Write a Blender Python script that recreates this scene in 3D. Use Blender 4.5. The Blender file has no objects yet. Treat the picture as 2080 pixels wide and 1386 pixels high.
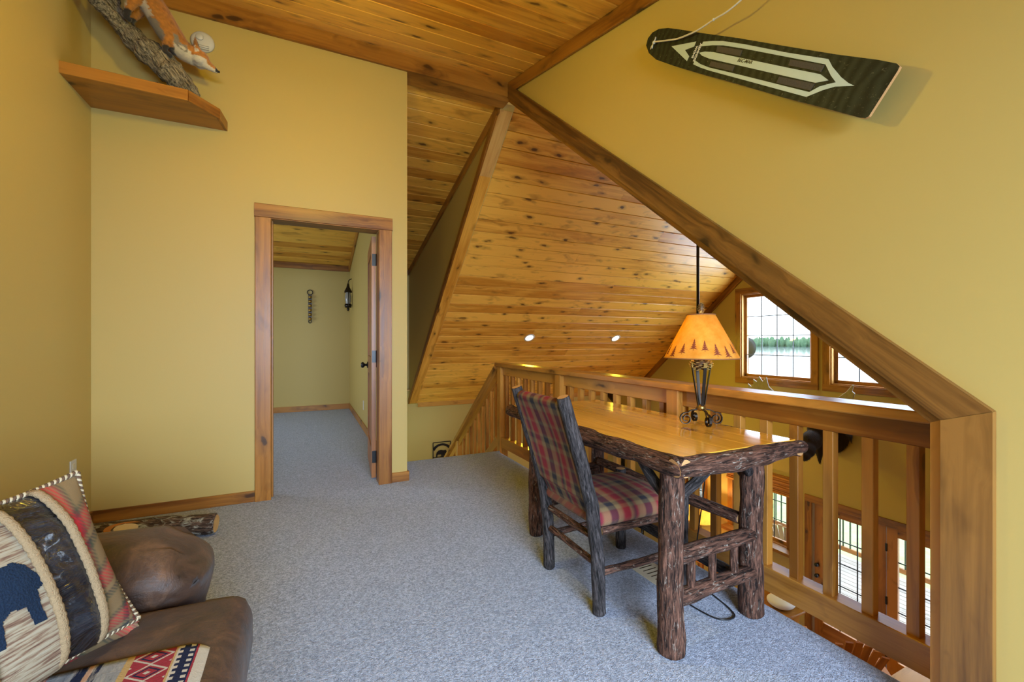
import bpy, bmesh, math, random
from mathutils import Vector as V, Matrix as M, noise as NZ
R = math.radians
random.seed(7)
scene = bpy.context.scene
C = scene.collection

# ------------------------------------------------------------ camera, sky, daylight, exposure
cam_d = bpy.data.cameras.new('camera')
cam_d.sensor_width = 36.0
cam_d.lens = 884.0 / 2080.0 * 36.0
cam_d.clip_start = 0.02
cam_d.clip_end = 3000
cam = bpy.data.objects.new('camera', cam_d)
C.objects.link(cam)
cam.location = (0, 0, 1.16)
cam.rotation_euler = (R(90), 0, R(-25.4))
scene.camera = cam

world = bpy.data.worlds.new('overcast_sky')
scene.world = world
world.use_nodes = True
bg = world.node_tree.nodes['Background']
bg.inputs[0].default_value = (0.86, 0.94, 1.0, 1)
bg.inputs[1].default_value = 3.2

def area(name, loc, direction, sx, sy, power, col, portal=False, spread=180):
    d = bpy.data.lights.new(name, 'AREA')
    d.shape = 'RECTANGLE'; d.size = sx; d.size_y = sy; d.energy = power; d.color = col
    d.spread = R(spread)
    o = bpy.data.objects.new(name, d); C.objects.link(o)
    o.location = loc
    o.rotation_euler = V(direction).to_track_quat('-Z', 'Y').to_euler()
    if portal:
        d.cycles.is_portal = True
    return o

DAY = (0.62, 0.78, 1.0)
WARM = (1.0, 0.78, 0.05)
# daylight at the glazed openings, always on the outer side of the glass
area('daylight_rear_window_offscreen', (0.35, -2.90, 2.00), (0, 1.06, -0.75), 2.8, 2.2, 880, DAY)
area('daylight_bedroom_window_offscreen', (-2.95, 6.0, 1.275), (1, 0, 0), 1.6, 1.25, 46, DAY)
area('daylight_gable_window', (7.03, 4.56, 1.252), (-1, 0, 0), 1.17, 1.44, 62, DAY)
area('daylight_gable_window_pair', (7.03, 3.1285, 1.252), (-1, 0, 0), 1.17, 1.44, 62, DAY)
area('daylight_french_doors', (7.03, 3.06, -2.25), (-1, 0, 0), 1.8, 1.98, 12, DAY)

scene.cycles.max_bounces = 7
scene.cycles.diffuse_bounces = 3
scene.cycles.glossy_bounces = 3
scene.cycles.transmission_bounces = 4
scene.cycles.transparent_max_bounces = 6
scene.cycles.caustics_reflective = False
scene.cycles.caustics_refractive = False

vs = scene.view_settings
vs.view_transform = 'Standard'
vs.look = 'None'
vs.gamma = 1.0
vs.exposure = 0.25
vs.use_curve_mapping = False

# ------------------------------------------------------------ node helpers
class NT:
    def __init__(s, name):
        s.mat = bpy.data.materials.new(name); s.mat.use_nodes = True
        s.t = s.mat.node_tree; s.t.nodes.clear()
        s.out = s.n('ShaderNodeOutputMaterial')
    def n(s, typ, **kw):
        nd = s.t.nodes.new(typ)
        for k, v in kw.items():
            setattr(nd, k, v)
        return nd
    def l(s, a, b):
        s.t.links.new(a, b)
    def setin(s, sock, v):
        if hasattr(v, 'is_output') or isinstance(v, bpy.types.NodeSocket):
            s.l(v, sock)
        else:
            sock.default_value = v
    def math(s, op, a, b=0.0, c=None, clamp=False):
        nd = s.n('ShaderNodeMath', operation=op, use_clamp=clamp)
        s.setin(nd.inputs[0], a); s.setin(nd.inputs[1], b)
        if c is not None: s.setin(nd.inputs[2], c)
        return nd.outputs[0]
    def vmath(s, op, a, b):
        nd = s.n('ShaderNodeVectorMath', operation=op)
        s.setin(nd.inputs[0], a); s.setin(nd.inputs[1], b)
        return nd.outputs[0]
    def noise(s, vec, scale, detail=3, rough=0.5, dist=0.0):
        nd = s.n('ShaderNodeTexNoise')
        s.l(vec, nd.inputs['Vector'])
        nd.inputs['Scale'].default_value = scale; nd.inputs['Detail'].default_value = detail
        nd.inputs['Roughness'].default_value = rough; nd.inputs['Distortion'].default_value = dist
        return nd.outputs[0]
    def noise3(s, vec, scale):
        nd = s.n('ShaderNodeTexNoise'); s.l(vec, nd.inputs['Vector']); nd.inputs['Scale'].default_value = scale
        return nd.outputs['Color']
    def ramp(s, fac, stops, interp='LINEAR'):
        nd = s.n('ShaderNodeValToRGB')
        nd.color_ramp.interpolation = interp
        els = nd.color_ramp.elements
        while len(els) > 1: els.remove(els[-1])
        els[0].position = stops[0][0]; els[0].color = c4(stops[0][1])
        for p, c in stops[1:]:
            e = els.new(p); e.color = c4(c)
        s.setin(nd.inputs[0], fac)
        return nd.outputs[0]
    def mix(s, fac, a, b, blend='MIX'):
        nd = s.n('ShaderNodeMix', data_type='RGBA', blend_type=blend)
        s.setin(nd.inputs[0], fac)
        s.setin(nd.inputs[6], c4(a) if isinstance(a, tuple) else a)
        s.setin(nd.inputs[7], c4(b) if isinstance(b, tuple) else b)
        return nd.outputs[2]
    def bsdf(s, col, rough=0.5, bump=None, bstr=0.3, bdist=0.01, metal=0.0, sheen=0.0, coat=0.0, spec=0.5, trans=0.0, crough=0.12):
        b = s.n('ShaderNodeBsdfPrincipled')
        s.setin(b.inputs['Base Color'], c4(col) if isinstance(col, tuple) else col)
        s.setin(b.inputs['Roughness'], rough)
        b.inputs['Metallic'].default_value = metal
        b.inputs['Sheen Weight'].default_value = sheen
        b.inputs['Coat Weight'].default_value = coat
        b.inputs['Coat Roughness'].default_value = 0.12
        b.inputs['Specular IOR Level'].default_value = spec
        b.inputs['Transmission Weight'].default_value = trans
        if bump is not None:
            bn = s.n('ShaderNodeBump'); bn.inputs['Strength'].default_value = bstr; bn.inputs['Distance'].default_value = bdist
            s.l(bump, bn.inputs['Height']); s.l(bn.outputs[0], b.inputs['Normal'])
        s.l(b.outputs[0], s.out.inputs[0])
        return b
    def coords(s, rnd=True, kind='Object'):
        tc = s.n('ShaderNodeTexCoord').outputs[kind]
        if rnd:
            oi = s.n('ShaderNodeObjectInfo').outputs['Random']
            cx = s.n('ShaderNodeCombineXYZ')
            s.l(s.math('MULTIPLY', oi, 37.0), cx.inputs[0]); s.l(s.math('MULTIPLY', oi, 91.0), cx.inputs[1]); s.l(s.math('MULTIPLY', oi, 53.0), cx.inputs[2])
            return s.vmath('ADD', tc, cx.outputs[0]), oi
        return tc

def c4(c):
    return (c[0], c[1], c[2], 1.0) if len(c) == 3 else c
def srgb(r, g, b):
    f = lambda v: (v/255/12.92) if v/255 <= 0.04045 else ((v/255+0.055)/1.055)**2.4
    return (f(r), f(g), f(b))

MT = {}
def wood(name, light, dark, knot, rough=0.42, knots=0.55, coat=0.0, var=0.35, kscale=1.0):
    """knotty pine; the grain runs along the board's own x axis"""
    t = NT(name)
    co, rnd = t.coords()
    kv = t.vmath('ADD', t.vmath('MULTIPLY', co, (3.3*kscale, 9.0*kscale, 9.0*kscale)), t.vmath('MULTIPLY', t.noise3(co, 7.0), (0.5, 0.5, 0.5)))
    vor = t.n('ShaderNodeTexVoronoi'); t.l(kv, vor.inputs['Vector']); vor.inputs['Scale'].default_value = 1.0
    sep = t.n('ShaderNodeSeparateColor'); t.l(vor.outputs['Color'], sep.inputs[0])
    has = t.math('LESS_THAN', sep.outputs[0], knots)
    d = vor.outputs['Distance']
    fall = t.math('MULTIPLY', t.math('SUBTRACT', 1.0, t.math('MULTIPLY', d, 2.2), clamp=True), has)
    warp = t.n('ShaderNodeCombineXYZ'); t.l(t.math('MULTIPLY', fall, 0.9), warp.inputs[1]); t.l(t.math('MULTIPLY', fall, 0.7), warp.inputs[2])
    g1 = t.vmath('ADD', t.vmath('MULTIPLY', co, (1.1, 26.0, 26.0)), warp.outputs[0])
    grain = t.noise(g1, 1.0, 5, 0.62, 0.35)
    broad = t.noise(t.vmath('MULTIPLY', co, (0.9, 5.0, 5.0)), 1.0, 2, 0.5, 0.4)
    f = t.math('ADD', t.math('MULTIPLY', grain, 0.75), t.math('MULTIPLY', broad, 0.55))
    f = t.math('ADD', f, t.math('MULTIPLY', t.math('SUBTRACT', rnd, 0.5), var))
    base = t.ramp(f, [(0.44, dark), (0.60, tuple((a*0.6+b*0.4) for a, b in zip(light, dark))), (0.76, light)])
    halo = t.ramp(d, [(0.0, (1, 1, 1)), (0.11, (0.92, 0.92, 0.92)), (0.16, (0.38, 0.38, 0.38)), (0.34, (0, 0, 0))])
    hf = t.math('MULTIPLY', t.math('MULTIPLY', halo, has), 0.93)
    col = t.mix(hf, base, knot)
    # blotchy stain
    blot = t.noise(t.vmath('MULTIPLY', co, (3.0, 9.0, 9.0)), 1.0, 3, 0.6, 0.6)
    col = t.mix(t.math('MULTIPLY', t.math('SUBTRACT', blot, 0.56, clamp=True), 3.4, clamp=True), col, tuple(0.45*a+0.55*b for a, b in zip(dark, knot)))
    t.bsdf(col, t.math('ADD', rough, t.math('MULTIPLY', t.math('SUBTRACT', grain, 0.5), 0.25)), coat=coat)
    MT[name] = t.mat
    return t.mat

PLANK = wood('knotty_pine_ceiling', (0.88, 0.47, 0.075), (0.58, 0.235, 0.025), (0.060, 0.016, 0.003), 0.34, 0.78, var=0.42)
TRIMW = wood('stained_pine_trim', (0.40, 0.165, 0.022), (0.16, 0.050, 0.006), (0.030, 0.010, 0.003), 0.38, 0.85, var=0.30, kscale=0.8)
DARKW = wood('dark_stained_casing', (0.29, 0.130, 0.026), (0.075, 0.028, 0.006), (0.022, 0.008, 0.003), 0.36, 0.9, var=0.3, kscale=0.7)
RAILW = wood('cedar_railing', (0.54, 0.245, 0.042), (0.26, 0.092, 0.012), (0.045, 0.014, 0.004), 0.36, 0.7, var=0.45, kscale=0.8)
PALEW = wood('fresh_pale_pine', (0.70, 0.42, 0.13), (0.52, 0.26, 0.06), (0.10, 0.03, 0.008), 0.45, 0.5)
DESKW = wood('varnished_amber_pine', (0.88, 0.47, 0.055), (0.68, 0.29, 0.024), (0.16, 0.045, 0.008), 0.16, 0.16, coat=0.7, var=0.18, kscale=0.8)
DOORW = wood('fir_door', (0.46, 0.19, 0.050), (0.24, 0.085, 0.020), (0.06, 0.02, 0.006), 0.4, 0.2)
DECKW = wood('weathered_deck', (0.55, 0.53, 0.52), (0.36, 0.35, 0.35), (0.2, 0.19, 0.18), 0.6, 0.2)
ORANGEW = wood('orange_cedar_furniture', (0.55, 0.22, 0.05), (0.33, 0.11, 0.02), (0.1, 0.03, 0.01), 0.4, 0.2)

def paint(name, col, rough=0.55):
    t = NT(name)
    co = t.coords(False)
    b = t.noise(co, 160, 3, 0.6)
    big = t.noise(co, 1.3, 2)
    t.bsdf(t.mix(t.math('MULTIPLY', big, 0.12), col, tuple(v*0.86 for v in col)), rough, b, 0.06, 0.003)
    MT[name] = t.mat
    return t.mat
WALL = paint('straw_wall_paint', (0.495, 0.362, 0.108))
WALLC = WALL

def bark(name, base, dark, spot, amount=0.62, sps=(24.0, 80.0, 80.0)):
    """hickory bark; ridges follow the log's own x axis"""
    t = NT(name)
    co, rnd = t.coords()
    st = t.vmath('MULTIPLY', co, (13.0, 105.0, 105.0))
    ridge = t.noise(st, 1.0, 5, 0.65, 0.9)
    fine = t.noise(t.vmath('MULTIPLY', co, (40.0, 160.0, 160.0)), 1.0, 3, 0.6)
    f = t.math('ADD', t.math('MULTIPLY', ridge, 0.8), t.math('MULTIPLY', fine, 0.2))
    col = t.ramp(f, [(0.40, dark), (0.50, base), (0.62, tuple(v*2.4 for v in base))])
    sp = t.noise(t.vmath('MULTIPLY', co, sps), 1.0, 4, 0.7, 1.2)
    col = t.mix(t.math('MULTIPLY', t.math('SUBTRACT', sp, amount, clamp=True), 7.0, clamp=True), col, spot)
    t.bsdf(col, 0.7, f, 1.0, 0.012, spec=0.2)
    MT[name] = t.mat
    return t.mat
BARK = bark('hickory_bark', (0.088, 0.042, 0.028), (0.010, 0.006, 0.005), (0.40, 0.36, 0.30), 0.585)
BARKD = bark('charcoal_bark', (0.040, 0.034, 0.034), (0.008, 0.007, 0.007), (0.20, 0.19, 0.18), 0.63)
DRIFT = bark('grey_driftwood', (0.185, 0.155, 0.110), (0.035, 0.030, 0.022), (0.34, 0.30, 0.22), 0.55)

def simple(name, col, rough=0.5, metal=0.0, nscale=30, namt=0.15, bstr=0.0, sheen=0.0, coat=0.0, spec=0.5):
    t = NT(name)
    co = t.coords(False)
    nz = t.noise(co, nscale, 3, 0.6)
    c = t.mix(t.math('MULTIPLY', nz, namt*2, clamp=True), col, tuple(v*0.55 for v in col))
    t.bsdf(c, rough, nz if bstr else None, bstr, 0.004, metal=metal, sheen=sheen, coat=coat, spec=spec)
    MT[name] = t.mat
    return t.mat
ENDW = simple('cut_wood_end', (0.55, 0.30, 0.12), 0.6, nscale=60, bstr=0.1)
IRON = simple('dark_bronze_iron', (0.035, 0.028, 0.022), 0.35, 0.85, 50, 0.1)
BRASSD = simple('antique_brass_strap', (0.34, 0.22, 0.06), 0.35, 0.9, 50, 0.15)
BLACKM = simple('black_hardware', (0.012, 0.014, 0.018), 0.35, 0.3)
WHITEP = simple('white_plastic', (0.60, 0.58, 0.54), 0.4, namt=0.04)
IVORY = simple('ivory_plate', (0.66, 0.60, 0.45), 0.4, namt=0.04)
ROPEM = simple('cotton_rope', (0.72, 0.66, 0.54), 0.8, nscale=400, bstr=0.4)
BLACKC = simple('black_cord', (0.012, 0.012, 0.014), 0.4)
CONE = simple('pinecone_scale', (0.13, 0.065, 0.022), 0.5, nscale=120, namt=0.3)
CONEL = simple('pinecone_tip', (0.50, 0.36, 0.13), 0.5, nscale=120, namt=0.3)
LEATHERB = None

t = NT('grey_blue_carpet')
co = t.coords(False)
n1 = t.noise(co, 105, 3, 0.75)
n2 = t.noise(co, 230, 2, 0.7)
pile = t.math('ADD', t.math('MULTIPLY', n1, 0.6), t.math('MULTIPLY', n2, 0.4))
c = t.ramp(pile, [(0.36, (0.100, 0.122, 0.185)), (0.49, (0.290, 0.345, 0.465)), (0.62, (0.55, 0.62, 0.78))])
t.bsdf(c, 0.95, pile, 1.0, 0.012, sheen=0.3, spec=0.1)
CARPET = t.mat

t = NT('brown_suede')
co = t.coords(False)
n1 = t.noise(co, 11, 8, 0.72, 0.6)
n2 = t.noise(co, 220, 2, 0.6)
c = t.ramp(n1, [(0.32, (0.016, 0.007, 0.004)), (0.52, (0.055, 0.024, 0.011)), (0.72, (0.135, 0.062, 0.026))])
t.bsdf(c, t.ramp(n1, [(0.3, (0.42,)*3), (0.7, (0.68,)*3)]), t.math('ADD', t.math('MULTIPLY', n1, 1.0), t.math('MULTIPLY', n2, 0.08)), 0.45, 0.014, sheen=0.06)
SUEDE = t.mat

def plaid(name, stops_u, stops_v, per, vlo=0.30, weave=900):
    t = NT(name)
    co = t.coords(False)
    sx = t.n('ShaderNodeSeparateXYZ'); t.l(co, sx.inputs[0])
    wob = t.noise(co, 12, 2)
    u = t.math('ADD', sx.outputs[0], t.math('MULTIPLY', t.math('SUBTRACT', wob, 0.5), 0.004))
    v = t.math('ADD', t.math('ADD', sx.outputs[1], t.math('MULTIPLY', sx.outputs[2], 0.9)), t.math('MULTIPLY', t.math('SUBTRACT', wob, 0.5), 0.004))
    fu = t.math('FRACT', t.math('ADD', t.math('DIVIDE', u, per), 20.0))
    fv = t.math('FRACT', t.math('ADD', t.math('DIVIDE', v, per), 20.0))
    a = t.ramp(fu, stops_u); b = t.ramp(fv, stops_v)
    tw = t.math('FRACT', t.math('MULTIPLY', t.math('ADD', u, v), weave/6.0))
    fac = t.math('ADD', vlo, t.math('MULTIPLY', t.math('GREATER_THAN', tw, 0.5), 0.40))
    c = t.mix(fac, a, b)
    fz = t.noise(co, 500, 2, 0.7)
    c = t.mix(t.math('MULTIPLY', fz, 0.25), c, t.mix(0.5, c, (0.2, 0.16, 0.11)))
    t.bsdf(c, 0.9, fz, 0.4, 0.003, sheen=0.03, spec=0.1)
    MT[name] = t.mat
    return t.mat
TAN = (0.225, 0.155, 0.075); RED = (0.24, 0.014, 0.026); NAVY = (0.020, 0.022, 0.035); GREEN = (0.05, 0.07, 0.045); DKRED = (0.19, 0.022, 0.04)
SA = [(0.0, TAN), (0.08, TAN), (0.13, NAVY), (0.29, NAVY), (0.33, TAN), (0.42, TAN), (0.50, RED), (0.64, RED), (0.70, TAN), (0.80, NAVY), (0.86, DKRED), (0.93, TAN), (1.0, TAN)]
SB = [(0.0, RED), (0.18, RED), (0.23, TAN), (0.32, TAN), (0.37, NAVY), (0.47, NAVY), (0.52, TAN), (0.60, RED), (0.80, DKRED), (0.86, TAN), (0.95, RED), (1.0, RED)]
PLAIDC = plaid('chair_plaid_wool', SA, SB, 0.19, 0.14)
SP = [(0.0, TAN), (0.22, TAN), (0.27, GREEN), (0.38, NAVY), (0.42, TAN), (0.47, TAN), (0.52, RED), (0.74, (0.55, 0.02, 0.035)), (0.80, DKRED), (0.87, GREEN), (0.93, TAN), (1.0, TAN)]
PLAIDP = plaid('pillow_plaid_flannel', SP, SP, 0.125, weave=700)

def glassmat():
    t = NT('window_glass')
    tr = t.n('ShaderNodeBsdfTransparent'); tr.inputs[0].default_value = (0.96, 0.98, 0.99, 1)
    gl = t.n('ShaderNodeBsdfGlossy'); gl.inputs['Roughness'].default_value = 0.02
    mx = t.n('ShaderNodeMixShader'); mx.inputs[0].default_value = 0.05
    t.l(tr.outputs[0], mx.inputs[1]); t.l(gl.outputs[0], mx.inputs[2]); t.l(mx.outputs[0], t.out.inputs[0])
    return t.mat
GLASS = glassmat()

def emit(name, col, s):
    t = NT(name)
    e = t.n('ShaderNodeEmission'); e.inputs[0].default_value = c4(col); e.inputs[1].default_value = s
    t.l(e.outputs[0], t.out.inputs[0])
    return t.mat
LENS = emit('lit_downlight_lens', (1.0, 0.93, 0.80), 3.2)
UNLIT = simple('unlit_bulb_glass', (0.7, 0.68, 0.62), 0.2, namt=0.03)
BULB = emit('lit_bulb', (1.0, 0.75, 0.40), 6.0)

def shade_mat(name, c1, c2):
    t = NT(name)
    co = t.coords(False)
    nz = t.noise(co, 22, 4, 0.65)
    col = t.ramp(nz, [(0.3, c1), (0.7, c2)])
    d = t.n('ShaderNodeBsdfDiffuse'); tl = t.n('ShaderNodeBsdfTranslucent')
    t.l(col, d.inputs[0]); t.l(col, tl.inputs[0])
    mx = t.n('ShaderNodeMixShader'); mx.inputs[0].default_value = 0.6
    t.l(d.outputs[0], mx.inputs[1]); t.l(tl.outputs[0], mx.inputs[2]); t.l(mx.outputs[0], t.out.inputs[0])
    return t.mat
SHADE = shade_mat('amber_parchment_shade', (0.82, 0.46, 0.07), (0.95, 0.66, 0.16))
SHADEC = shade_mat('cream_drum_shade', (0.85, 0.62, 0.28), (0.92, 0.74, 0.40))

# ------------------------------------------------------------ mesh helpers
class MB:
    def __init__(s):
        s.v = []; s.f = []; s.m = []; s.s = []
    def add(s, vs, fs, mi=0, smooth=False):
        k = len(s.v)
        s.v += [V(p) for p in vs]
        for f in fs:
            s.f.append([i + k for i in f]); s.m.append(mi); s.s.append(smooth)
    def box(s, x0, x1, y0, y1, z0, z1, mi=0):
        s.add([(x0,y0,z0),(x1,y0,z0),(x1,y1,z0),(x0,y1,z0),(x0,y0,z1),(x1,y0,z1),(x1,y1,z1),(x0,y1,z1)],
              [(3,2,1,0),(4,5,6,7),(0,1,5,4),(1,2,6,5),(2,3,7,6),(3,0,4,7)], mi)
        return s
    def prism(s, poly, ext, mi=0, msides=None):
        n = len(poly); e = V(ext); p = [V(q) for q in poly]
        s.add(p + [q + e for q in p], [list(range(n))[::-1], [i + n for i in range(n)]], mi)
        k = len(s.v) - 2*n
        for i in range(n):
            j = (i + 1) % n
            s.f.append([k+i, k+j, k+j+n, k+i+n]); s.m.append(mi if msides is None else msides); s.s.append(False)
        return s
    def tube(s, pts, rad, n=10, mi=0, capmi=None, wob=0.0, seed=0, flat=1.0, smooth=True, cap=True):
        pts = [V(p) for p in pts]
        if not isinstance(rad, (list, tuple)): rad = [rad]*len(pts)
        m = len(pts); k = len(s.v)
        d0 = (pts[1]-pts[0]).normalized()
        up = V((0,0,1)) if abs(d0.z) < 0.9 else V((1,0,0))
        a = d0.cross(up).normalized(); prev = d0
        vs = []
        for i, p in enumerate(pts):
            d = (pts[min(i+1, m-1)] - pts[max(i-1, 0)]).normalized()
            q = prev.rotation_difference(d); a = (q @ a).normalized(); prev = d
            b = d.cross(a).normalized()
            for j in range(n):
                th = 2*math.pi*j/n
                r = rad[i]
                if wob:
                    r *= 1 + wob*(NZ.noise(V((p.x*9+seed+math.cos(th)*1.1, p.y*9+math.sin(th)*1.1, p.z*9+seed*2.3))))
                vs.append(p + a*math.cos(th)*r + b*math.sin(th)*r*flat)
        fs = []
        for i in range(m-1):
            for j in range(n):
                jj = (j+1) % n
                fs.append((i*n+j, i*n+jj, (i+1)*n+jj, (i+1)*n+j))
        s.add(vs, fs, mi, smooth)
        if cap:
            cm = mi if capmi is None else capmi
            s.f.append([k+j for j in range(n)][::-1]); s.m.append(cm); s.s.append(False)
            s.f.append([k+(m-1)*n+j for j in range(n)]); s.m.append(cm); s.s.append(False)
        return s
    def lathe(s, prof, c=(0,0,0), n=24, mi=0, smooth=True):
        c = V(c); vs = []; fs = []
        for r, z in prof:
            for j in range(n):
                th = 2*math.pi*j/n
                vs.append(c + V((r*math.cos(th), r*math.sin(th), z)))
        for i in range(len(prof)-1):
            for j in range(n):
                jj = (j+1) % n
                fs.append((i*n+j, i*n+jj, (i+1)*n+jj, (i+1)*n+j))
        s.add(vs, fs, mi, smooth)
        return s
    def ell(s, c, r, n=16, m=10, mi=0, rot=None):
        c = V(c); vs = []; fs = []
        if isinstance(r, (int, float)): r = (r, r, r)
        for i in range(m+1):
            ph = math.pi*i/m
            for j in range(n):
                th = 2*math.pi*j/n
                p = V((r[0]*math.sin(ph)*math.cos(th), r[1]*math.sin(ph)*math.sin(th), r[2]*math.cos(ph)))
                if rot is not None: p = rot @ p
                vs.append(c + p)
        for i in range(m):
            for j in range(n):
                jj = (j+1) % n
                fs.append((i*n+j, (i+1)*n+j, (i+1)*n+jj, i*n+jj))
        s.add(vs, fs, mi, True)
        return s
    def soft(s, x0, x1, y0, y1, z0, z1, r, n=12, mi=0, fn=None):
        c = V(((x0+x1)/2, (y0+y1)/2, (z0+z1)/2)); h = V(((x1-x0)/2, (y1-y0)/2, (z1-z0)/2))
        if isinstance(r, (int, float)): r = (r, r, r)
        inn = V((max(h.x-r[0], 0), max(h.y-r[1], 0), max(h.z-r[2], 0)))
        for ax in range(3):
            for sg in (-1, 1):
                vs = []
                for i in range(n+1):
                    for j in range(n+1):
                        p = [0, 0, 0]
                        p[ax] = sg; p[(ax+1) % 3] = math.tan((2*i/n-1)*math.pi/4)*sg; p[(ax+2) % 3] = math.tan((2*j/n-1)*math.pi/4)
                        d = V(p).normalized()
                        w = V((p[0]*h.x, p[1]*h.y, p[2]*h.z))
                        q = V((max(-inn.x, min(inn.x, w.x)), max(-inn.y, min(inn.y, w.y)), max(-inn.z, min(inn.z, w.z))))
                        e = V(((w.x-q.x)/max(r[0], 1e-5), (w.y-q.y)/max(r[1], 1e-5), (w.z-q.z)/max(r[2], 1e-5)))
                        e = e.normalized() if e.length > 1e-6 else d
                        pt = c + q + V((e.x*r[0], e.y*r[1], e.z*r[2]))
                        if fn: pt = fn(pt)
                        vs.append(pt)
                fs = [(i*(n+1)+j, (i+1)*(n+1)+j, (i+1)*(n+1)+j+1, i*(n+1)+j+1) for i in range(n) for j in range(n)]
                s.add(vs, fs, mi, True)
        return s
    def grid(s, fn, nu, nv, mi=0, smooth=True, keep=None):
        vs = [fn(i/nu, j/nv) for i in range(nu+1) for j in range(nv+1)]
        fs = [(i*(nv+1)+j, (i+1)*(nv+1)+j, (i+1)*(nv+1)+j+1, i*(nv+1)+j+1) for i in range(nu) for j in range(nv)
              if keep is None or keep((i+.5)/nu, (j+.5)/nv)]
        s.add(vs, fs, mi, smooth)
        return s
    def mesh(s, name, mats, off, rot=None):
        me = bpy.data.meshes.new(name)
        inv = rot.transposed() if rot is not None else None
        vs = [(p - off) for p in s.v]
        if inv is not None: vs = [inv @ p for p in vs]
        me.from_pydata(vs, [], s.f)
        for m in (mats if isinstance(mats, (list, tuple)) else [mats]): me.materials.append(m)
        me.polygons.foreach_set('material_index', s.m)
        me.polygons.foreach_set('use_smooth', s.s)
        me.validate(); me.update()
        return me
    def base(s):
        lo = V((min(p.x for p in s.v), min(p.y for p in s.v), min(p.z for p in s.v)))
        hi = V((max(p.x for p in s.v), max(p.y for p in s.v), max(p.z for p in s.v)))
        return V(((lo.x+hi.x)/2, (lo.y+hi.y)/2, lo.z))
    def build(s, name, mats, parent=None, rot=None, weld=False):
        wo = worg(parent)
        off = s.base()
        me = s.mesh(name, mats, off, rot)
        if weld:
            bm = bmesh.new(); bm.from_mesh(me); bmesh.ops.remove_doubles(bm, verts=bm.verts, dist=1e-4)
            bmesh.ops.recalc_face_normals(bm, faces=bm.faces); bm.to_mesh(me); bm.free()
        o = bpy.data.objects.new(name, me); C.objects.link(o)
        o.location = off - wo
        if rot is not None: o.rotation_euler = rot.to_euler()
        if parent is not None: o.parent = parent
        return o

def worg(o):
    """world origin of an unrotated parent chain"""
    p = V((0, 0, 0))
    while o is not None:
        p += V(o.location); o = o.parent
    return p

def tag(o, label, cat, group=None, kind=None):
    o['label'] = label; o['category'] = cat
    if group: o['group'] = group
    if kind: o['kind'] = kind
    return o
def struct(o, label, cat):
    return tag(o, label, cat, kind='structure')
def empty(name, loc):
    o = bpy.data.objects.new(name, None); C.objects.link(o); o.location = loc; o.empty_display_size = 0.1
    return o

def frame(ex, n):
    ex = V(ex).normalized(); ez = V(n); ez = (ez - ex*ez.dot(ex)).normalized(); ey = ez.cross(ex)
    return M((ex, ey, ez)).transposed()

BC = {}
def board(name, p0, p1, w, t, n, mat, parent=None, ch=0.002):
    """a straight board along p0-p1, w wide, t thick along n; alike boards share mesh data"""
    p0 = V(p0); p1 = V(p1); L = (p1-p0).length
    key = (round(L, 3), round(w, 4), round(t, 4), ch, mat.name)
    me = BC.get(key)
    if me is None:
        mb = MB(); a = w/2; b = t/2; c = ch
        sec = [(-a+c,-b),(a-c,-b),(a,-b+c),(a,b-c),(a-c,b),(-a+c,b),(-a,b-c),(-a,-b+c)]
        mb.prism([(-L/2, y, z) for y, z in sec], (L, 0, 0))
        me = mb.mesh(name, mat, V((0,0,0))); BC[key] = me
    o = bpy.data.objects.new(name, me); C.objects.link(o)
    o.rotation_euler = frame(p1-p0, n).to_euler()
    o.location = (p0+p1)/2 - worg(parent)
    if parent is not None: o.parent = parent
    return o

def log(name, pts, rad, mat, parent=None, n=12, wob=0.16, seg=9, bend=0.0, seed=None, endmat=None):
    """a bark-covered log through the given points, ends cut square and pale"""
    pts = [V(p) for p in pts]
    if not isinstance(rad, (list, tuple)): rad = [rad]*len(pts)
    sd = seed if seed is not None else random.random()*40
    P = []; Rr = []
    for i in range(len(pts)-1):
        for k in range(seg):
            f = k/seg
            P.append(pts[i].lerp(pts[i+1], f)); Rr.append(rad[i]*(1-f)+rad[i+1]*f)
    P.append(pts[-1]); Rr.append(rad[-1])
    L = len(P)
    for i in range(1, L-1):
        P[i] = P[i] + V((NZ.noise(P[i]*4+V((sd,0,0))), NZ.noise(P[i]*4+V((0,sd,0))), NZ.noise(P[i]*4+V((0,0,sd)))))*bend
        Rr[i] *= 1 + 0.07*NZ.noise(P[i]*11+V((sd,sd,0)))
    e = 0.006
    P = [P[0], P[0]+(P[1]-P[0]).normalized()*e] + P[1:-1] + [P[-1]+(P[-2]-P[-1]).normalized()*e, P[-1]]
    Rr = [Rr[0]*0.86, Rr[0]] + Rr[1:-1] + [Rr[-1], Rr[-1]*0.86]
    mb = MB(); mb.tube(P, Rr, n, 0, 1, wob, sd)
    d = pts[-1]-pts[0]
    return mb.build(name, [mat, endmat or ENDW], parent, rot=frame(d, (0.13, 0.31, 0.9) if abs(d.normalized().z) < 0.9 else (1, 0.2, 0)))

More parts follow.
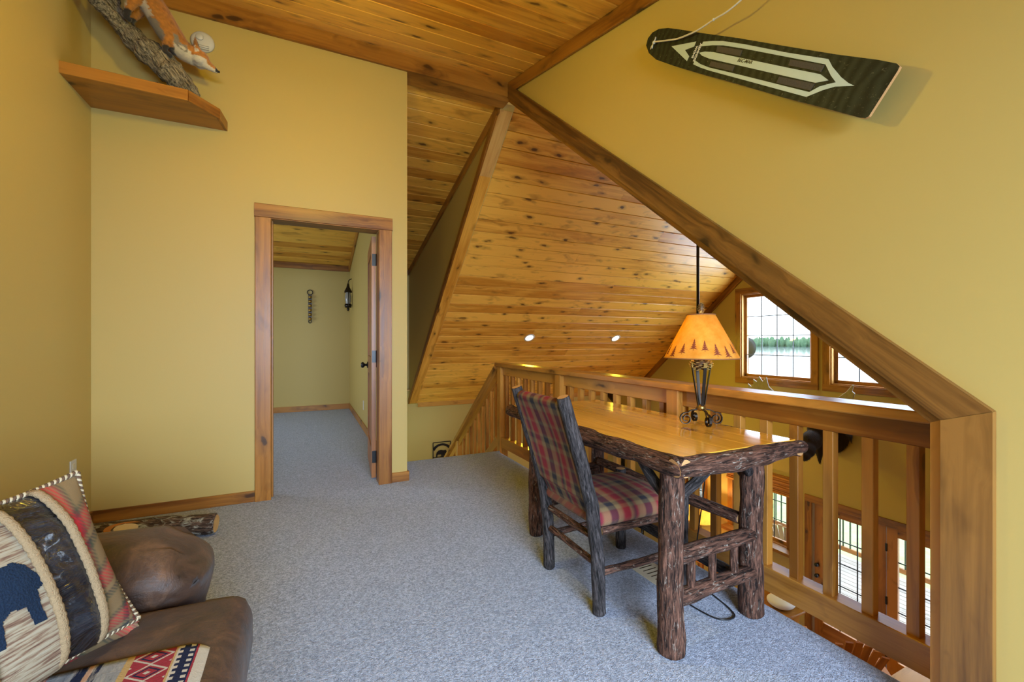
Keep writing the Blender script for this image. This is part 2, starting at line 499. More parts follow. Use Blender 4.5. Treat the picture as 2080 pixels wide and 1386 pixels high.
def voxel(mb, name, mats, size, smooth=4, parent=None):
    """fuse overlapping pieces into one continuous skin"""
    me = mb.mesh(name, mats, V((0,0,0)))
    o = bpy.data.objects.new(name, me); C.objects.link(o)
    m = o.modifiers.new('fuse', 'REMESH'); m.mode = 'VOXEL'; m.voxel_size = size
    if smooth:
        m2 = o.modifiers.new('smooth', 'SMOOTH'); m2.factor = 0.5; m2.iterations = smooth
    dg = bpy.context.evaluated_depsgraph_get()
    me2 = bpy.data.meshes.new_from_object(o.evaluated_get(dg))
    bpy.data.objects.remove(o)
    for mt in (mats if isinstance(mats, (list, tuple)) else [mats]):
        if mt.name not in [x.name for x in me2.materials if x]: me2.materials.append(mt)
    xs = [v.co for v in me2.vertices]
    off = V((sum(p.x for p in xs)/len(xs), sum(p.y for p in xs)/len(xs), min(p.z for p in xs)))
    for v in me2.vertices: v.co = v.co - off
    for p in me2.polygons: p.use_smooth = True
    me2.name = name
    ob = bpy.data.objects.new(name, me2); C.objects.link(ob)
    ob.location = off - worg(parent)
    if parent is not None: ob.parent = parent
    return ob

def textmesh(name, body, size, mat, origin, ex, ey, parent, depth=0.0004, shear=0.0, width=None, bold=0.0):
    cu = bpy.data.curves.new(name, 'FONT'); cu.body = body; cu.size = size; cu.extrude = depth; cu.shear = shear; cu.offset = bold
    tmp = bpy.data.objects.new(name, cu); C.objects.link(tmp)
    dg = bpy.context.evaluated_depsgraph_get()
    me = bpy.data.meshes.new_from_object(tmp.evaluated_get(dg))
    bpy.data.objects.remove(tmp)
    if width:
        w = max(v.co.x for v in me.vertices) - min(v.co.x for v in me.vertices)
        for v in me.vertices: v.co.x *= width/w
    me.materials.clear(); me.materials.append(mat)
    o = bpy.data.objects.new(name, me); C.objects.link(o)
    ex = V(ex).normalized(); ey = V(ey).normalized(); ez = ex.cross(ey)
    o.rotation_euler = M((ex, ey, ez)).transposed().to_euler()
    o.location = V(origin) - worg(parent)
    o.parent = parent
    return o

# ------------------------------------------------------------ the house shell
XL, YB, XR, XE = -1.23, 3.645, 1.70, 1.86        # wall planes of the loft, carpet edge
XG, YE, ZF = 6.87, 7.95, -3.25                   # gable wall, eave wall, floor of the great room
YN, YR = -0.55, 3.73                             # eave wall on the camera side, ridge
RID = 3.526
far_z = lambda y: RID - 0.8333*(y-YR)            # steep roof, far side
near_z = lambda y: RID - 0.8333*(YR-y)           # steep roof, camera side
loft_z = lambda y: 3.535 - 0.245*(3.633-y)       # shallow dormer ceiling over the loft
dorm_z = lambda y: 3.50 - 0.25*(y-YR)            # shallow dormer ceiling over stairs and bedroom

mb = MB()
mb.box(XL-0.12, 1.80, -1.9, 3.70, -0.30, 0.0)
mb.box(0.76, 1.80, 3.70, 4.20, -0.30, 0.0)
mb.box(-2.8, 0.76, 3.70, 8.07, -0.30, 0.0)
struct(mb.build('floor', CARPET), 'grey-blue cut pile carpet covering the loft and bedroom floor', 'floor')
mb = MB()   # rounded carpet nosing over the drop to the great room and over the stair
sec = [(0, 0.0)] + [(0.06*math.sin(a), -0.03+0.03*math.cos(a)) for a in [R(15*k) for k in range(1, 9)]] + [(0.045, -0.30), (0, -0.30)]
mb.prism([(1.80+a, -0.5, b) for a, b in sec], (0, 4.70, 0))
struct(mb.build('trim_1', CARPET), 'rolled carpet edge along the loft drop under the railing', 'trim')
mb = MB()
mb.prism([(0.78, 4.20+a*0.8, b) for a, b in sec], (1.08, 0, 0))
struct(mb.build('trim_2', CARPET), 'carpet nosing at the head of the stairs', 'trim')
mb = MB().box(-1.2, XG, YN-0.1, YE+0.1, ZF-0.15, ZF)
struct(mb.build('floor_lower', ORANGEW), 'wooden floor of the great room below the loft', 'floor')

mb = MB()
OX0, OX1, OZ = -0.226, 0.535, 2.052
mb.box(XL-0.12, OX0-0.03, YB, YB+0.12, 0, 3.40); mb.box(OX1+0.03, 0.765, YB, YB+0.12, 0, 3.40); mb.box(OX0-0.03, OX1+0.03, YB, YB+0.12, OZ+0.03, 3.40)
struct(mb.build('wall_back', WALL), 'straw-yellow loft wall with the bedroom doorway and corner shelf', 'wall')
mb = MB().box(XL-0.12, XL, -1.9, YB, 0, 3.62)
struct(mb.build('wall_left', WALL), 'plain straw-coloured loft wall beside the sofa with an outlet', 'wall')
mb = MB()
mb.box(XL-0.12, -0.6, -1.9, -1.78, 0, 2.45); mb.box(1.3, 1.97, -1.9, -1.78, 0, 2.45); mb.box(-0.6, 1.3, -1.9, -1.78, 0, 0.6); mb.box(-0.6, 1.3, -1.9, -1.78, 1.9, 2.45)
struct(mb.build('wall_rear', WALL), 'low dormer wall with a window behind the sofa', 'wall')
# wall with the slanted opening
mb = MB()
dg_z = lambda y: 0.929 + 0.818*(y-0.612)
mb.prism([(XR, -1.9, 0), (XR, 0.637, 0), (XR, 0.637, dg_z(0.637)), (XR, 3.66, dg_z(3.66)), (XR, 3.66, 3.62), (XR, -1.9, 2.25)][::-1], (0.27, 0, 0))
mb.box(XR+0.04, 1.97, -1.9, 0.637, -0.3, 0)
struct(mb.build('wall_right', WALL), 'olive-gold loft wall above the slanted opening, snow toy hung on it', 'wall')
mb = MB()   # cheek of the stair dormer
mb.prism([(XR, 3.80, dorm_z(3.80)-0.01), (XR, 7.95, dorm_z(7.95)), (XR, 7.95, far_z(7.95)), (XR, 3.80, far_z(3.80)-0.03)][::-1], (0.14, 0, 0))
struct(mb.build('wall_cheek', WALL), 'yellow triangular cheek wall between dormer ceiling and steep ceiling', 'wall')
mb = MB()
mb.box(0.69, 0.765, YB+0.12, 7.95, -0.3, 3.5)
struct(mb.build('wall_bedroom_side', WALLC), 'cream bedroom wall behind the open door', 'wall')
mb = MB()
mb.box(-2.92, -2.8, YB, YE, -0.3, 0.65); mb.box(-2.92, -2.8, YB, YE, 1.9, 3.5); mb.box(-2.92, -2.8, YB, 5.2, 0.65, 1.9); mb.box(-2.92, -2.8, 6.8, YE, 0.65, 1.9)
mb.box(-2.92, XL-0.12, YB, YB+0.12, -0.3, 3.5)
struct(mb.build('wall_bedroom_left', WALLC), 'cream bedroom wall with the bedroom window', 'wall')
mb = MB()
mb.box(-2.92, XR+0.14, YE, YE+0.12, ZF, 2.48); mb.box(XR+0.14, XG+0.12, YE, YE+0.12, ZF, 0.12)
struct(mb.build('wall_eave', WALLC), 'cream eave wall at the foot of the steep ceiling', 'wall')
mb = MB().box(1.97, XG, YN-0.12, YN, ZF, 0.1)
struct(mb.build('wall_eave_near', WALLC), 'great room eave wall under the loft side roof', 'wall')
mb = MB(); mb.box(1.70, 1.82, YN, 4.1, ZF, -0.30)
struct(mb.build('wall_under_loft', WALLC), 'great room wall below the loft edge', 'wall')

def holed_wall(mb, x0, x1, ys, zs, holes):
    """wall standing along y with rectangular openings"""
    cy = sorted(set([ys[0], ys[1]] + [h[0] for h in holes] + [h[1] for h in holes]))
    cz = sorted(set([zs[0], zs[1]] + [h[2] for h in holes] + [h[3] for h in holes]))
    for j in range(len(cz)-1):
        run = None
        for i in range(len(cy)):
            solid = False
            if i < len(cy)-1:
                my = (cy[i]+cy[i+1])/2; mz = (cz[j]+cz[j+1])/2
                solid = not any(h[0] < my < h[1] and h[2] < mz < h[3] for h in holes)
            if solid and run is None: run = cy[i]
            if not solid and run is not None:
                mb.box(x0, x1, run, cy[i], cz[j], cz[j+1]); run = None
WIN = [(3.975, 5.146, 0.531, 1.973), (2.543, 3.714, 0.531, 1.973)]
WLO = [(4.335, 5.30, -2.12, -1.08), (5.95, 6.95, -2.12, -1.08)]
FD = (2.155, 3.965, ZF, -1.26)
mb = MB()
holed_wall(mb, XG, XG+0.13, (YN-0.1, YE+0.12), (ZF, 0.0), WLO + [FD])
for y0, y1, z0, z1 in [(2.0, 2.543, 0, 1.9), (5.146, 5.45, 0, 1.9), (3.714, 3.975, 0, 3.0), (2.543, 3.714, 0, 0.531), (3.975, 5.146, 0, 0.531), (2.543, 3.714, 1.973, 2.45), (3.975, 5.146, 1.973, 2.3)]:
    mb.box(XG, XG+0.13, y0, y1, z0, z1)
mb.prism([(XG, 5.45, 0), (XG, YE, 0), (XG, YE, far_z(YE)+0.06), (XG, 5.45, far_z(5.45)+0.06)], (0.13, 0, 0))
mb.prism([(XG, YN, 0), (XG, 2.0, 0), (XG, 2.0, near_z(2.0)+0.06), (XG, YN, near_z(YN)+0.06)], (0.13, 0, 0))
mb.prism([(XG, 2.0, 1.9), (XG, 2.543, 1.9), (XG, 2.543, near_z(2.543)+.05), (XG, 2.0, near_z(2.0)+.05)], (0.13, 0, 0))
mb.prism([(XG, 5.146, 1.9), (XG, 5.45, 1.9), (XG, 5.45, far_z(5.45)+.05), (XG, 5.146, far_z(5.146)+.05)], (0.13, 0, 0))
mb.prism([(XG, 3.975, 2.3), (XG, 5.146, 2.3), (XG, 5.146, far_z(5.146)+.05), (XG, 3.975, far_z(3.975)+.05)], (0.13, 0, 0))
mb.prism([(XG, 2.543, 2.45), (XG, 3.714, 2.45), (XG, 3.714, near_z(3.714)+.05), (XG, 2.543, near_z(2.543)+.05)], (0.13, 0, 0))
mb.box(XG, XG+0.13, 3.714, 3.975, 3.0, 3.55)
struct(mb.build('wall_gable', WALL), 'tan gable end wall of the great room with tall windows', 'wall')

# ------------------------------------------------------------ plank ceilings
def plank_ceiling(name, label, x0, x1, ya, za, yb, zb, mat, pw=0.179, backing=0.05):
    a = V((0, ya, za)); b = V((0, yb, zb)); d = (b-a); L = d.length; d.normalize()
    nrm = V((1, 0, 0)).cross(d)
    if nrm.z > 0: nrm = -nrm
    mb = MB()
    bk = -nrm*0.017; bk2 = -nrm*(0.017+backing)
    mb.prism([V((x0, ya, za))+bk, V((x0, yb, zb))+bk, V((x0, yb, zb))+bk2, V((x0, ya, za))+bk2], (x1-x0, 0, 0))
    o = mb.build(name, mat)
    struct(o, label, 'ceiling')
    k = 0; s = 0.0
    while s < L - 0.01:
        w = min(pw, L-s)
        c = a + d*(s + w/2) - nrm*0.0085
        # tongue and groove boards meet end to end at scattered joints
        cuts = [x0, x1]
        if x1-x0 > 4 and k % 3 == 1: cuts.insert(1, x0 + (x1-x0)*random.uniform(0.3, 0.7))
        for q in range(len(cuts)-1):
            board('plank', (cuts[q]+0.0007, c.y, c.z), (cuts[q+1]-0.0007, c.y, c.z), w-0.0045, 0.017, nrm, mat, o, 0.005)
        s += pw; k += 1
    return o
plank_ceiling('ceiling', 'knotty pine plank ceiling sloping down from the ridge beam above the loft', XL, XR, 3.633, 3.535, -1.85, loft_z(-1.85), PLANK)
plank_ceiling('ceiling_stair', 'knotty pine dormer ceiling over the stairs beside the cheek wall', 0.765, XR, 3.83, dorm_z(3.83), YE, dorm_z(YE), PLANK)
plank_ceiling('ceiling_bedroom', 'knotty pine plank ceiling of the bedroom', -2.8, 0.69, 3.765, dorm_z(3.765), YE, dorm_z(YE), PLANK)
plank_ceiling('ceiling_steep', 'steep golden knotty pine ceiling of the great room with recessed lights', 1.80, XG, YR, RID, YE, far_z(YE), PLANK)
plank_ceiling('ceiling_steep_near', 'steep knotty pine ceiling of the great room on the loft side', 1.98, XG, YR, RID, YN, near_z(YN), PLANK)

# ------------------------------------------------------------ trim
def trim(n, label, p0, p1, w, t, nrm, mat=TRIMW):
    return struct(board('trim_%d' % n, p0, p1, w, t, nrm, mat, ch=0.003), label, 'trim')
mb = MB().box(XL, XR+0.02, 3.622, 3.83, 3.40, 3.545)
struct(mb.build('beam_ridge', TRIMW), 'stained pine ridge beam running along the top of the yellow wall', 'beam')
# sloped trim between loft ceiling and the ski wall
dv = V((0, 1, 0.245)).normalized()
trim(3, 'stained pine trim where loft ceiling meets the wall with the snow toy', (1.688, -1.7, loft_z(-1.7)-0.052), (1.688, 3.62, loft_z(3.62)-0.052), 0.10, 0.022, (1, 0, 0))
# casing of the slanted opening
rotd = frame((0, 1, 0.818), (-1, 0, 0))
o = empty('trim_4', (XR, 0.56, 0)); struct(o, 'wide dark-stained casing framing the slanted opening to the great room', 'trim')
mb = MB().prism([(1.676, 0.612, 0.929), (1.676, 3.64, dg_z(3.64)), (1.676, 3.64, dg_z(3.64)+0.127), (1.676, 0.505, 0.969)], (0.024, 0, 0))
mb.build('slanted_casing', DARKW, o, rot=rotd)
mb = MB().prism([(1.676, 0.505, 0), (1.676, 0.612, 0), (1.676, 0.612, 0.928), (1.676, 0.505, 0.968)], (0.024, 0, 0))
mb.build('upright_casing', DARKW, o, rot=frame((0, 0, 1), (-1, 0, 0)))
j = 0.030
mb = MB().prism([(1.695, 0.612, dg_z(0.612)), (1.695, 3.645, dg_z(3.645)), (1.695, 3.645, dg_z(3.645)-j*1.29), (1.695, 0.612+j, dg_z(0.612+j)-j*1.29)], (0.285, 0, 0))
mb.build('slanted_jamb', DARKW, o, rot=rotd)
mb = MB().prism([(1.695, 0.612, -0.25), (1.695, 0.612+j, -0.25), (1.695, 0.612+j, dg_z(0.612+j)-j*1.29), (1.695, 0.612, dg_z(0.612))], (0.285, 0, 0))
mb.build('upright_jamb', RAILW, o, rot=frame((0, 0, 1), (-1, 0, 0)))
# cheek wall trims
sd = V((0, 1, -0.8333)).normalized(); sn = V((0, -0.8333, -1)).normalized()
a = V((1.765, 3.86, far_z(3.86))); b = V((1.765, 7.90, far_z(7.90)))
c = a + (b-a)*0.135
struct(board('trim_5', a+sn*0.013, c+sn*0.013, 0.135, 0.026, sn, PALEW), 'short pale unstained board at the top of the steep ceiling edge', 'trim')
struct(board('trim_6', c+sn*0.013, b+sn*0.013, 0.135, 0.026, sn, PLANK), 'long edge board dividing cheek wall from steep ceiling', 'trim')
struct(board('trim_7', V((1.690, 3.90, far_z(3.90)+0.022)), V((1.690, 7.93, far_z(7.93)+0.022)), 0.075, 0.022, (-1, 0, 0), TRIMW), 'pine trim on the lower edge of the cheek wall', 'trim')
struct(board('trim_8', V((1.690, 3.86, dorm_z(3.86)-0.05)), V((1.690, 7.93, dorm_z(7.93)-0.05)), 0.095, 0.02, (-1, 0, 0), TRIMW), 'pine trim between cheek wall and dormer ceiling', 'trim')
trim(9, 'pine trim along the top of the dormer wall over the stairs', (0.77, 7.938, dorm_z(7.95)-0.05), (1.69, 7.938, dorm_z(7.95)-0.05), 0.09, 0.02, (0, -1, 0))
trim(10, 'pine board at the foot of the steep ceiling on the cream wall', (1.86, 7.935, 0.0), (6.85, 7.935, 0.0), 0.10, 0.028, (0, -1, 0), RAILW)
trim(11, 'pine trim under the bedroom ceiling on its far wall', (-2.78, 7.938, dorm_z(7.95)-0.05), (0.68, 7.938, dorm_z(7.95)-0.05), 0.10, 0.02, (0, -1, 0), TRIMW)
struct(board('trim_12', V((0.678, 3.80, dorm_z(3.80)-0.055)), V((0.678, 7.92, dorm_z(7.92)-0.055)), 0.10, 0.02, (-1, 0, 0), TRIMW), 'sloped pine trim at the top of the bedroom side wall', 'trim')
struct(board('trim_13', V((XG-0.012, 3.76, far_z(3.76)-0.07)), V((XG-0.012, 7.93, far_z(7.93)-0.07)), 0.12, 0.022, (-1, 0, 0), TRIMW), 'rake trim where gable wall meets the steep ceiling', 'trim')
struct(board('trim_14', V((XG-0.012, 3.70, near_z(3.70)-0.07)), V((XG-0.012, YN+.02, near_z(YN+.02)-0.07)), 0.12, 0.022, (-1, 0, 0), TRIMW), 'rake trim of the gable wall on the loft side', 'trim')
trim(15, 'small pale window ledge on the dormer wall over the stairs', (1.42, 7.90, 0.275), (1.69, 7.90, 0.275), 0.10, 0.03, (0, 0, 1), PALEW)
def base_b(side, label, p0, p1, nrm, h=0.078):
    p0 = V(p0); p1 = V(p1)
    struct(board('baseboard_'+side, p0+V((0,0,h/2)), p1+V((0,0,h/2)), h, 0.014, nrm, TRIMW), label, 'baseboard')
base_b('back', 'pine baseboard of the yellow wall between corner and door casing', (XL, YB-0.007, 0), (-0.33, YB-0.007, 0), (0, -1, 0))
base_b('back_end', 'short pine baseboard between door casing and stair head', (0.64, YB-0.007, 0), (0.779, YB-0.007, 0), (0, -1, 0))
base_b('stair_return', 'pine baseboard returning round the wall end toward the stairs', (0.772, YB-0.01, 0), (0.772, YB+0.3, 0), (1, 0, 0))
base_b('left', 'pine baseboard of the plain wall beside the sofa', (XL+0.007, -1.75, 0), (XL+0.007, YB-0.015, 0), (1, 0, 0))
base_b('bedroom_far', 'pine baseboard on the far bedroom wall', (-2.78, YE-0.007, 0), (0.68, YE-0.007, 0), (0, -1, 0), 0.09)
base_b('bedroom_side', 'pine baseboard on the bedroom side wall', (0.683, 3.80, 0), (0.683, YE-0.015, 0), (-1, 0, 0), 0.09)

# ------------------------------------------------------------ bedroom doorway with its open door
o = empty('door_1', (0.15, YB, 0)); struct(o, 'open bedroom door hung in a knotty pine casing', 'door')
board('casing', (-0.2775, YB-0.011, 0), (-0.2775, YB-0.011, OZ+0.006), 0.103, 0.022, (0, -1, 0), TRIMW, o, 0.004)
board('casing', (0.5865, YB-0.011, 0), (0.5865, YB-0.011, OZ+0.006), 0.103, 0.022, (0, -1, 0), TRIMW, o, 0.004)
board('head_casing', (-0.332, YB-0.012, OZ+0.056), (0.642, YB-0.012, OZ+0.056), 0.10, 0.024, (0, -1, 0), TRIMW, o, 0.004)
board('jamb', (OX0-0.012, YB+0.055, 0), (OX0-0.012, YB+0.055, OZ), 0.15, 0.02, (1, 0, 0), TRIMW, o)
board('jamb', (OX1+0.012, YB+0.055, 0), (OX1+0.012, YB+0.055, OZ), 0.15, 0.02, (-1, 0, 0), TRIMW, o)
board('head_jamb', (OX0, YB+0.055, OZ+0.01), (OX1, YB+0.055, OZ+0.01), 0.15, 0.02, (0, 0, -1), TRIMW, o)
board('door_stop', (OX0+0.004, YB+0.06, 0), (OX0+0.004, YB+0.06, OZ), 0.035, 0.012, (1, 0, 0), TRIMW, o)
slab = MB()
DX, D0, D1 = 0.502, 3.79, 4.545
swing = M.Rotation(R(-4.7), 3, 'Z'); hp = V((DX, D0, 0))
def swung(mb):
    mb.v = [hp + swing @ (p-hp) for p in mb.v]
    return mb
DRO = frame((0, 0, 1), swing @ V((-1, 0, 0)))
slab.box(DX-0.002, DX+0.033, D0, D0+0.11, 0.015, 2.035); slab.box(DX-0.002, DX+0.033, D1-0.11, D1, 0.015, 2.035)
for z0, z1 in ((0.015, 0.24), (0.86, 1.02), (1.91, 2.035)): slab.box(DX-0.002, DX+0.033, D0+0.11, D1-0.11, z0, z1)
sl = swung(slab).build('door_slab', DOORW, o, rot=DRO)
for z0, z1 in ((0.23, 0.87), (1.01, 1.92)):
    mb = MB().box(DX+0.008, DX+0.022, D0+0.10, D1-0.10, z0, z1); swung(mb).build('panel', DOORW, o, rot=DRO)
mb = MB(); rotx = M.Rotation(R(-90), 3, 'Y')
prof = [(0.001, 0), (0.031, 0.0), (0.033, 0.006), (0.014, 0.010), (0.011, 0.028), (0.020, 0.034), (0.028, 0.044), (0.029, 0.054), (0.022, 0.064), (0.001, 0.066)]
for sgn, x in ((-1, DX-0.002), (1, DX+0.033)):
    vs0 = len(mb.v); mb.lathe(prof, (0, 0, 0), 18)
    for i in range(vs0, len(mb.v)):
        p = mb.v[i]; mb.v[i] = V((x + sgn*p.z, D1-0.065+p.x, 0.925+p.y))
swung(mb).build('door_knob', BLACKM, o)
for z in (0.19, 1.03, 1.84):
    mb = MB().box(DX+0.002, DX+0.033, D0-0.005, D0+0.0005, z-0.05, z+0.05)
    mb.tube([(DX+0.038, D0-0.006, z-0.05), (DX+0.038, D0-0.006, z+0.05)], 0.007, 10)
    h = swung(mb).build('hinge', BLACKM, o)

# ------------------------------------------------------------ windows of the gable wall
def sash_window(name, label, y0, y1, z0, z1, cols, rows, cw=0.10, stool=False, casmat=TRIMW):
    o = empty(name, (XG, (y0+y1)/2, z0)); struct(o, label, 'window')
    xf = XG-0.012
    board('casing', (xf, y0-cw, z1+cw/2), (xf, y1+cw, z1+cw/2), cw, 0.024, (-1, 0, 0), casmat, o)
    board('casing', (xf, y0-cw, z0-cw/2), (xf, y1+cw, z0-cw/2), cw, 0.024, (-1, 0, 0), casmat, o)
    board('casing', (xf, y0-cw/2, z0), (xf, y0-cw/2, z1), cw, 0.024, (-1, 0, 0), casmat, o)
    board('casing', (xf, y1+cw/2, z0), (xf, y1+cw/2, z1), cw, 0.024, (-1, 0, 0), casmat, o)
    for (p, q, n) in (((y0+.008, z0), (y0+.008, z1), (0, 1, 0)), ((y1-.008, z0), (y1-.008, z1), (0, -1, 0)), ((y0, z0+.008), (y1, z0+.008), (0, 0, 1)), ((y0, z1-.008), (y1, z1-.008), (0, 0, -1))):
        board('jamb', (XG+0.065, p[0], p[1]), (XG+0.065, q[0], q[1]), 0.13, 0.016, n, PALEW if n[2] == 0 else casmat, o)
    gx = XG+0.085; s = 0.048
    for (p, q) in (((y0+.016+s/2, z0+.016), (y0+.016+s/2, z1-.016)), ((y1-.016-s/2, z0+.016), (y1-.016-s/2, z1-.016)), ((y0+.016, z0+.016+s/2), (y1-.016, z0+.016+s/2)), ((y0+.016, z1-.016-s/2), (y1-.016, z1-.016-s/2))):
        board('sash', (gx, p[0], p[1]), (gx, q[0], q[1]), s, 0.04, (-1, 0, 0), casmat, o)
    a0, a1, b0, b1 = y0+.064, y1-.064, z0+.064, z1-.064
    for i in range(1, cols): board('muntin', (gx, a0+(a1-a0)*i/cols, b0), (gx, a0+(a1-a0)*i/cols, b1), 0.012, 0.012, (-1, 0, 0), BLACKM, o)
    for i in range(1, rows): board('muntin', (gx, a0, b0+(b1-b0)*i/rows), (gx, a1, b0+(b1-b0)*i/rows), 0.012, 0.012, (-1, 0, 0), BLACKM, o)
    for i in range(cols):
        for k in range(rows):
            yy = a0+(a1-a0)*(i+.5)/cols; zz0 = b0+(b1-b0)*k/rows; zz1 = b0+(b1-b0)*(k+1)/rows
            board('pane', (gx, yy, zz0), (gx, yy, zz1), (a1-a0)/cols, 0.004, (-1, 0, 0), GLASS, o, 0.0005)
    return o
sash_window('window_1', 'tall grid-paned gable window beside the desk lamp, lake view', *WIN[0], 4, 4)
sash_window('window_2', 'tall grid-paned gable window cut off by the slanted casing', *WIN[1], 4, 4)
sash_window('window_3', 'lower window with woven shade between french doors and drum lamp', *WLO[0], 4, 3)
sash_window('window_4', 'lower window behind the cream drum lamp', *WLO[1], 4, 3)
trim(16, 'dark glossy window stool under the lower window', (XG-0.09, 4.20, -2.14), (XG-0.09, 5.42, -2.14), 0.20, 0.05, (0, 0, 1), DARKW)
for k, (y0, y1, z0, z1) in enumerate(WLO):
    o = empty('woven_shade', (XG-0.03, (y0+y1)/2, z1-0.2))
    tag(o, ['folded bamboo roman shade over the window next to the french doors', 'folded bamboo roman shade over the window behind the drum lamp'][k], 'window shade')
    for i in range(9):
        z = z1+0.07-0.030*i
        mb = MB(); mb.soft(XG-0.055-0.012*(i % 3), XG-0.026, y0-0.09, y1+0.09, z-0.031, z, 0.006, 3)
        mb.build('slat', ORANGEW, o, rot=frame((0, 1, 0), (-1, 0, 0)))

# french doors
o = empty('door_2', (XG, (FD[0]+FD[1])/2, ZF)); struct(o, 'pair of glazed fir french doors opening to the deck', 'door')
xf = XG-0.012
board('head_casing', (xf, FD[0]-0.10, FD[3]+0.05), (xf, FD[1]+0.10, FD[3]+0.05), 0.10, 0.024, (-1, 0, 0), TRIMW, o)
board('casing', (xf, FD[0]-0.05, ZF), (xf, FD[0]-0.05, FD[3]), 0.10, 0.024, (-1, 0, 0), TRIMW, o)
board('casing', (xf, FD[1]+0.05, ZF), (xf, FD[1]+0.05, FD[3]), 0.10, 0.024, (-1, 0, 0), TRIMW, o)
ym = (FD[0]+FD[1])/2
for k, (y0, y1) in enumerate(((FD[0]+0.01, ym-0.004), (ym+0.004, FD[1]-0.01))):
    lf = empty('door_leaf', V((XG+0.06, (y0+y1)/2, ZF)) - worg(o)); lf.parent = o
    gx = XG+0.055; st = 0.118
    board('stile', (gx, y0+st/2, ZF+0.01), (gx, y0+st/2, FD[3]-0.005), st, 0.045, (-1, 0, 0), DOORW, lf)
    board('stile', (gx, y1-st/2, ZF+0.01), (gx, y1-st/2, FD[3]-0.005), st, 0.045, (-1, 0, 0), DOORW, lf)
    board('rail', (gx, y0+st, FD[3]-0.065), (gx, y1-st, FD[3]-0.065), 0.12, 0.045, (-1, 0, 0), DOORW, lf)
    board('rail', (gx, y0+st, ZF+0.13), (gx, y1-st, ZF+0.13), 0.24, 0.045, (-1, 0, 0), DOORW, lf)
    a0, a1, b0, b1 = y0+st, y1-st, ZF+0.25, FD[3]-0.125
    for i in range(1, 3): board('muntin', (gx, a0+(a1-a0)*i/3, b0), (gx, a0+(a1-a0)*i/3, b1), 0.014, 0.014, (-1, 0, 0), BLACKM, lf)
    for i in range(1, 5): board('muntin', (gx, a0, b0+(b1-b0)*i/5), (gx, a1, b0+(b1-b0)*i/5), 0.014, 0.014, (-1, 0, 0), BLACKM, lf)
    for i in range(3):
        for q in range(5):
            yy = a0+(a1-a0)*(i+.5)/3
            board('pane', (gx, yy, b0+(b1-b0)*q/5), (gx, yy, b0+(b1-b0)*(q+1)/5), (a1-a0)/3, 0.004, (-1, 0, 0), GLASS, lf, 0.0005)
    if k == 0:
        for z in (-1.55, -2.25, -2.95):
            MB().box(gx-0.035, gx-0.022, y1-0.008, y1+0.012, z-0.05, z+0.05).build('hinge', BLACKM, lf)
    else:
        for z in (-2.17, -2.33):
            mb = MB(); mb.ell((gx-0.06, y1-0.05, z), (0.03, 0.028, 0.028), 12, 8); mb.tube([(gx-0.05, y1-0.05, z), (gx-0.02, y1-0.05, z)], 0.02, 12)
            mb.build('knob', BLACKM, lf)

# ------------------------------------------------------------ loft railing
BAL_W = 0.038
o = empty('loft_railing', (1.90, 2.4, 0)); tag(o, 'long cedar railing with square balusters along the loft edge behind the desk', 'railing')
RX = 1.90
posts = [1.81, 3.03]
for y in posts:
    board('post', (RX-0.012, y, -0.02), (RX-0.012, y, 0.889), 0.088, 0.088, (1, 0, 0), RAILW, o, 0.006)
board('corner_post', (RX, 4.24, -0.25), (RX, 4.24, 0.889), 0.092, 0.092, (1, 0, 0), RAILW, o, 0.005)
board('cap_rail', (RX, 0.645, 0.908), (RX, 4.288, 0.908), 0.145, 0.038, (0, 0, 1), RAILW, o, 0.005)
seg = [(0.643, 1.766), (1.854, 2.986), (3.074, 4.194)]
for y0, y1 in seg:
    board('upper_rail', (RX, y0, 0.845), (RX, y1, 0.845), 0.088, 0.040, (1, 0, 0), RAILW, o, 0.003)
    board('bottom_rail', (RX, y0, 0.095), (RX, y1, 0.095), 0.108, 0.075, (1, 0, 0), RAILW, o, 0.003)
    n = int(round((y1-y0)/0.1425))
    for i in range(n):
        y = y0 + (y1-y0)*(i+0.5+ (0.32 if y0 < 1 else 0.0)*(1-i/n))/n
        if y > y1-0.03: continue
        board('baluster', (RX, y, 0.149), (RX, y, 0.801), BAL_W, BAL_W, (1, 0, 0), RAILW, o, 0.002)

o = empty('stair_railing', (1.90, 5.5, -1.2)); tag(o, 'cedar stair railing sloping down from the corner of the loft', 'railing')
ST = -0.765
hz = lambda y: 0.90 + ST*(y-4.29)
def srail(name, off, w, t, y0, y1):
    board(name, (RX, y0, hz(y0)+off), (RX, y1, hz(y1)+off), w, t, (1, 0, 0), RAILW, o, 0.004)
srail('hand_rail', -0.012, 0.045, 0.14, 4.306, 7.3)
srail('upper_rail', -0.075, 0.085, 0.04, 4.314, 7.3)
srail('bottom_rail', -0.79, 0.10, 0.06, 4.318, 7.3)
board('post', (RX, 5.68, hz(5.68)-1.0), (RX, 5.68, hz(5.68)-0.03), 0.085, 0.085, (1, 0, 0), RAILW, o, 0.005)
board('post', (RX, 7.30, hz(7.30)-1.0), (RX, 7.30, hz(7.30)-0.03), 0.085, 0.085, (1, 0, 0), RAILW, o, 0.005)
y = 4.41
while y < 7.2:
    if abs(y-5.68) > 0.07:
        board('baluster', (RX, y, hz(y)-0.75), (RX, y, hz(y)-0.11), BAL_W, BAL_W, (1, 0, 0), RAILW, o, 0.002)
    y += 0.135

# carpeted stair flight
o = empty('staircase', (1.3, 5.9, ZF)); tag(o, 'carpeted stair flight going down beside the cedar stair railing', 'stairs')
for i in range(12):
    y0 = 4.24+0.25*i; z1 = -0.191*(i+1)
    mb = MB().box(0.77, 1.84, y0, y0+0.275, z1-0.20, z1)
    mb.build('step', CARPET, o)
MB().box(0.77, 1.84, 4.24+0.25*12, YE-0.012, ZF, -0.191*13).build('landing', CARPET, o)

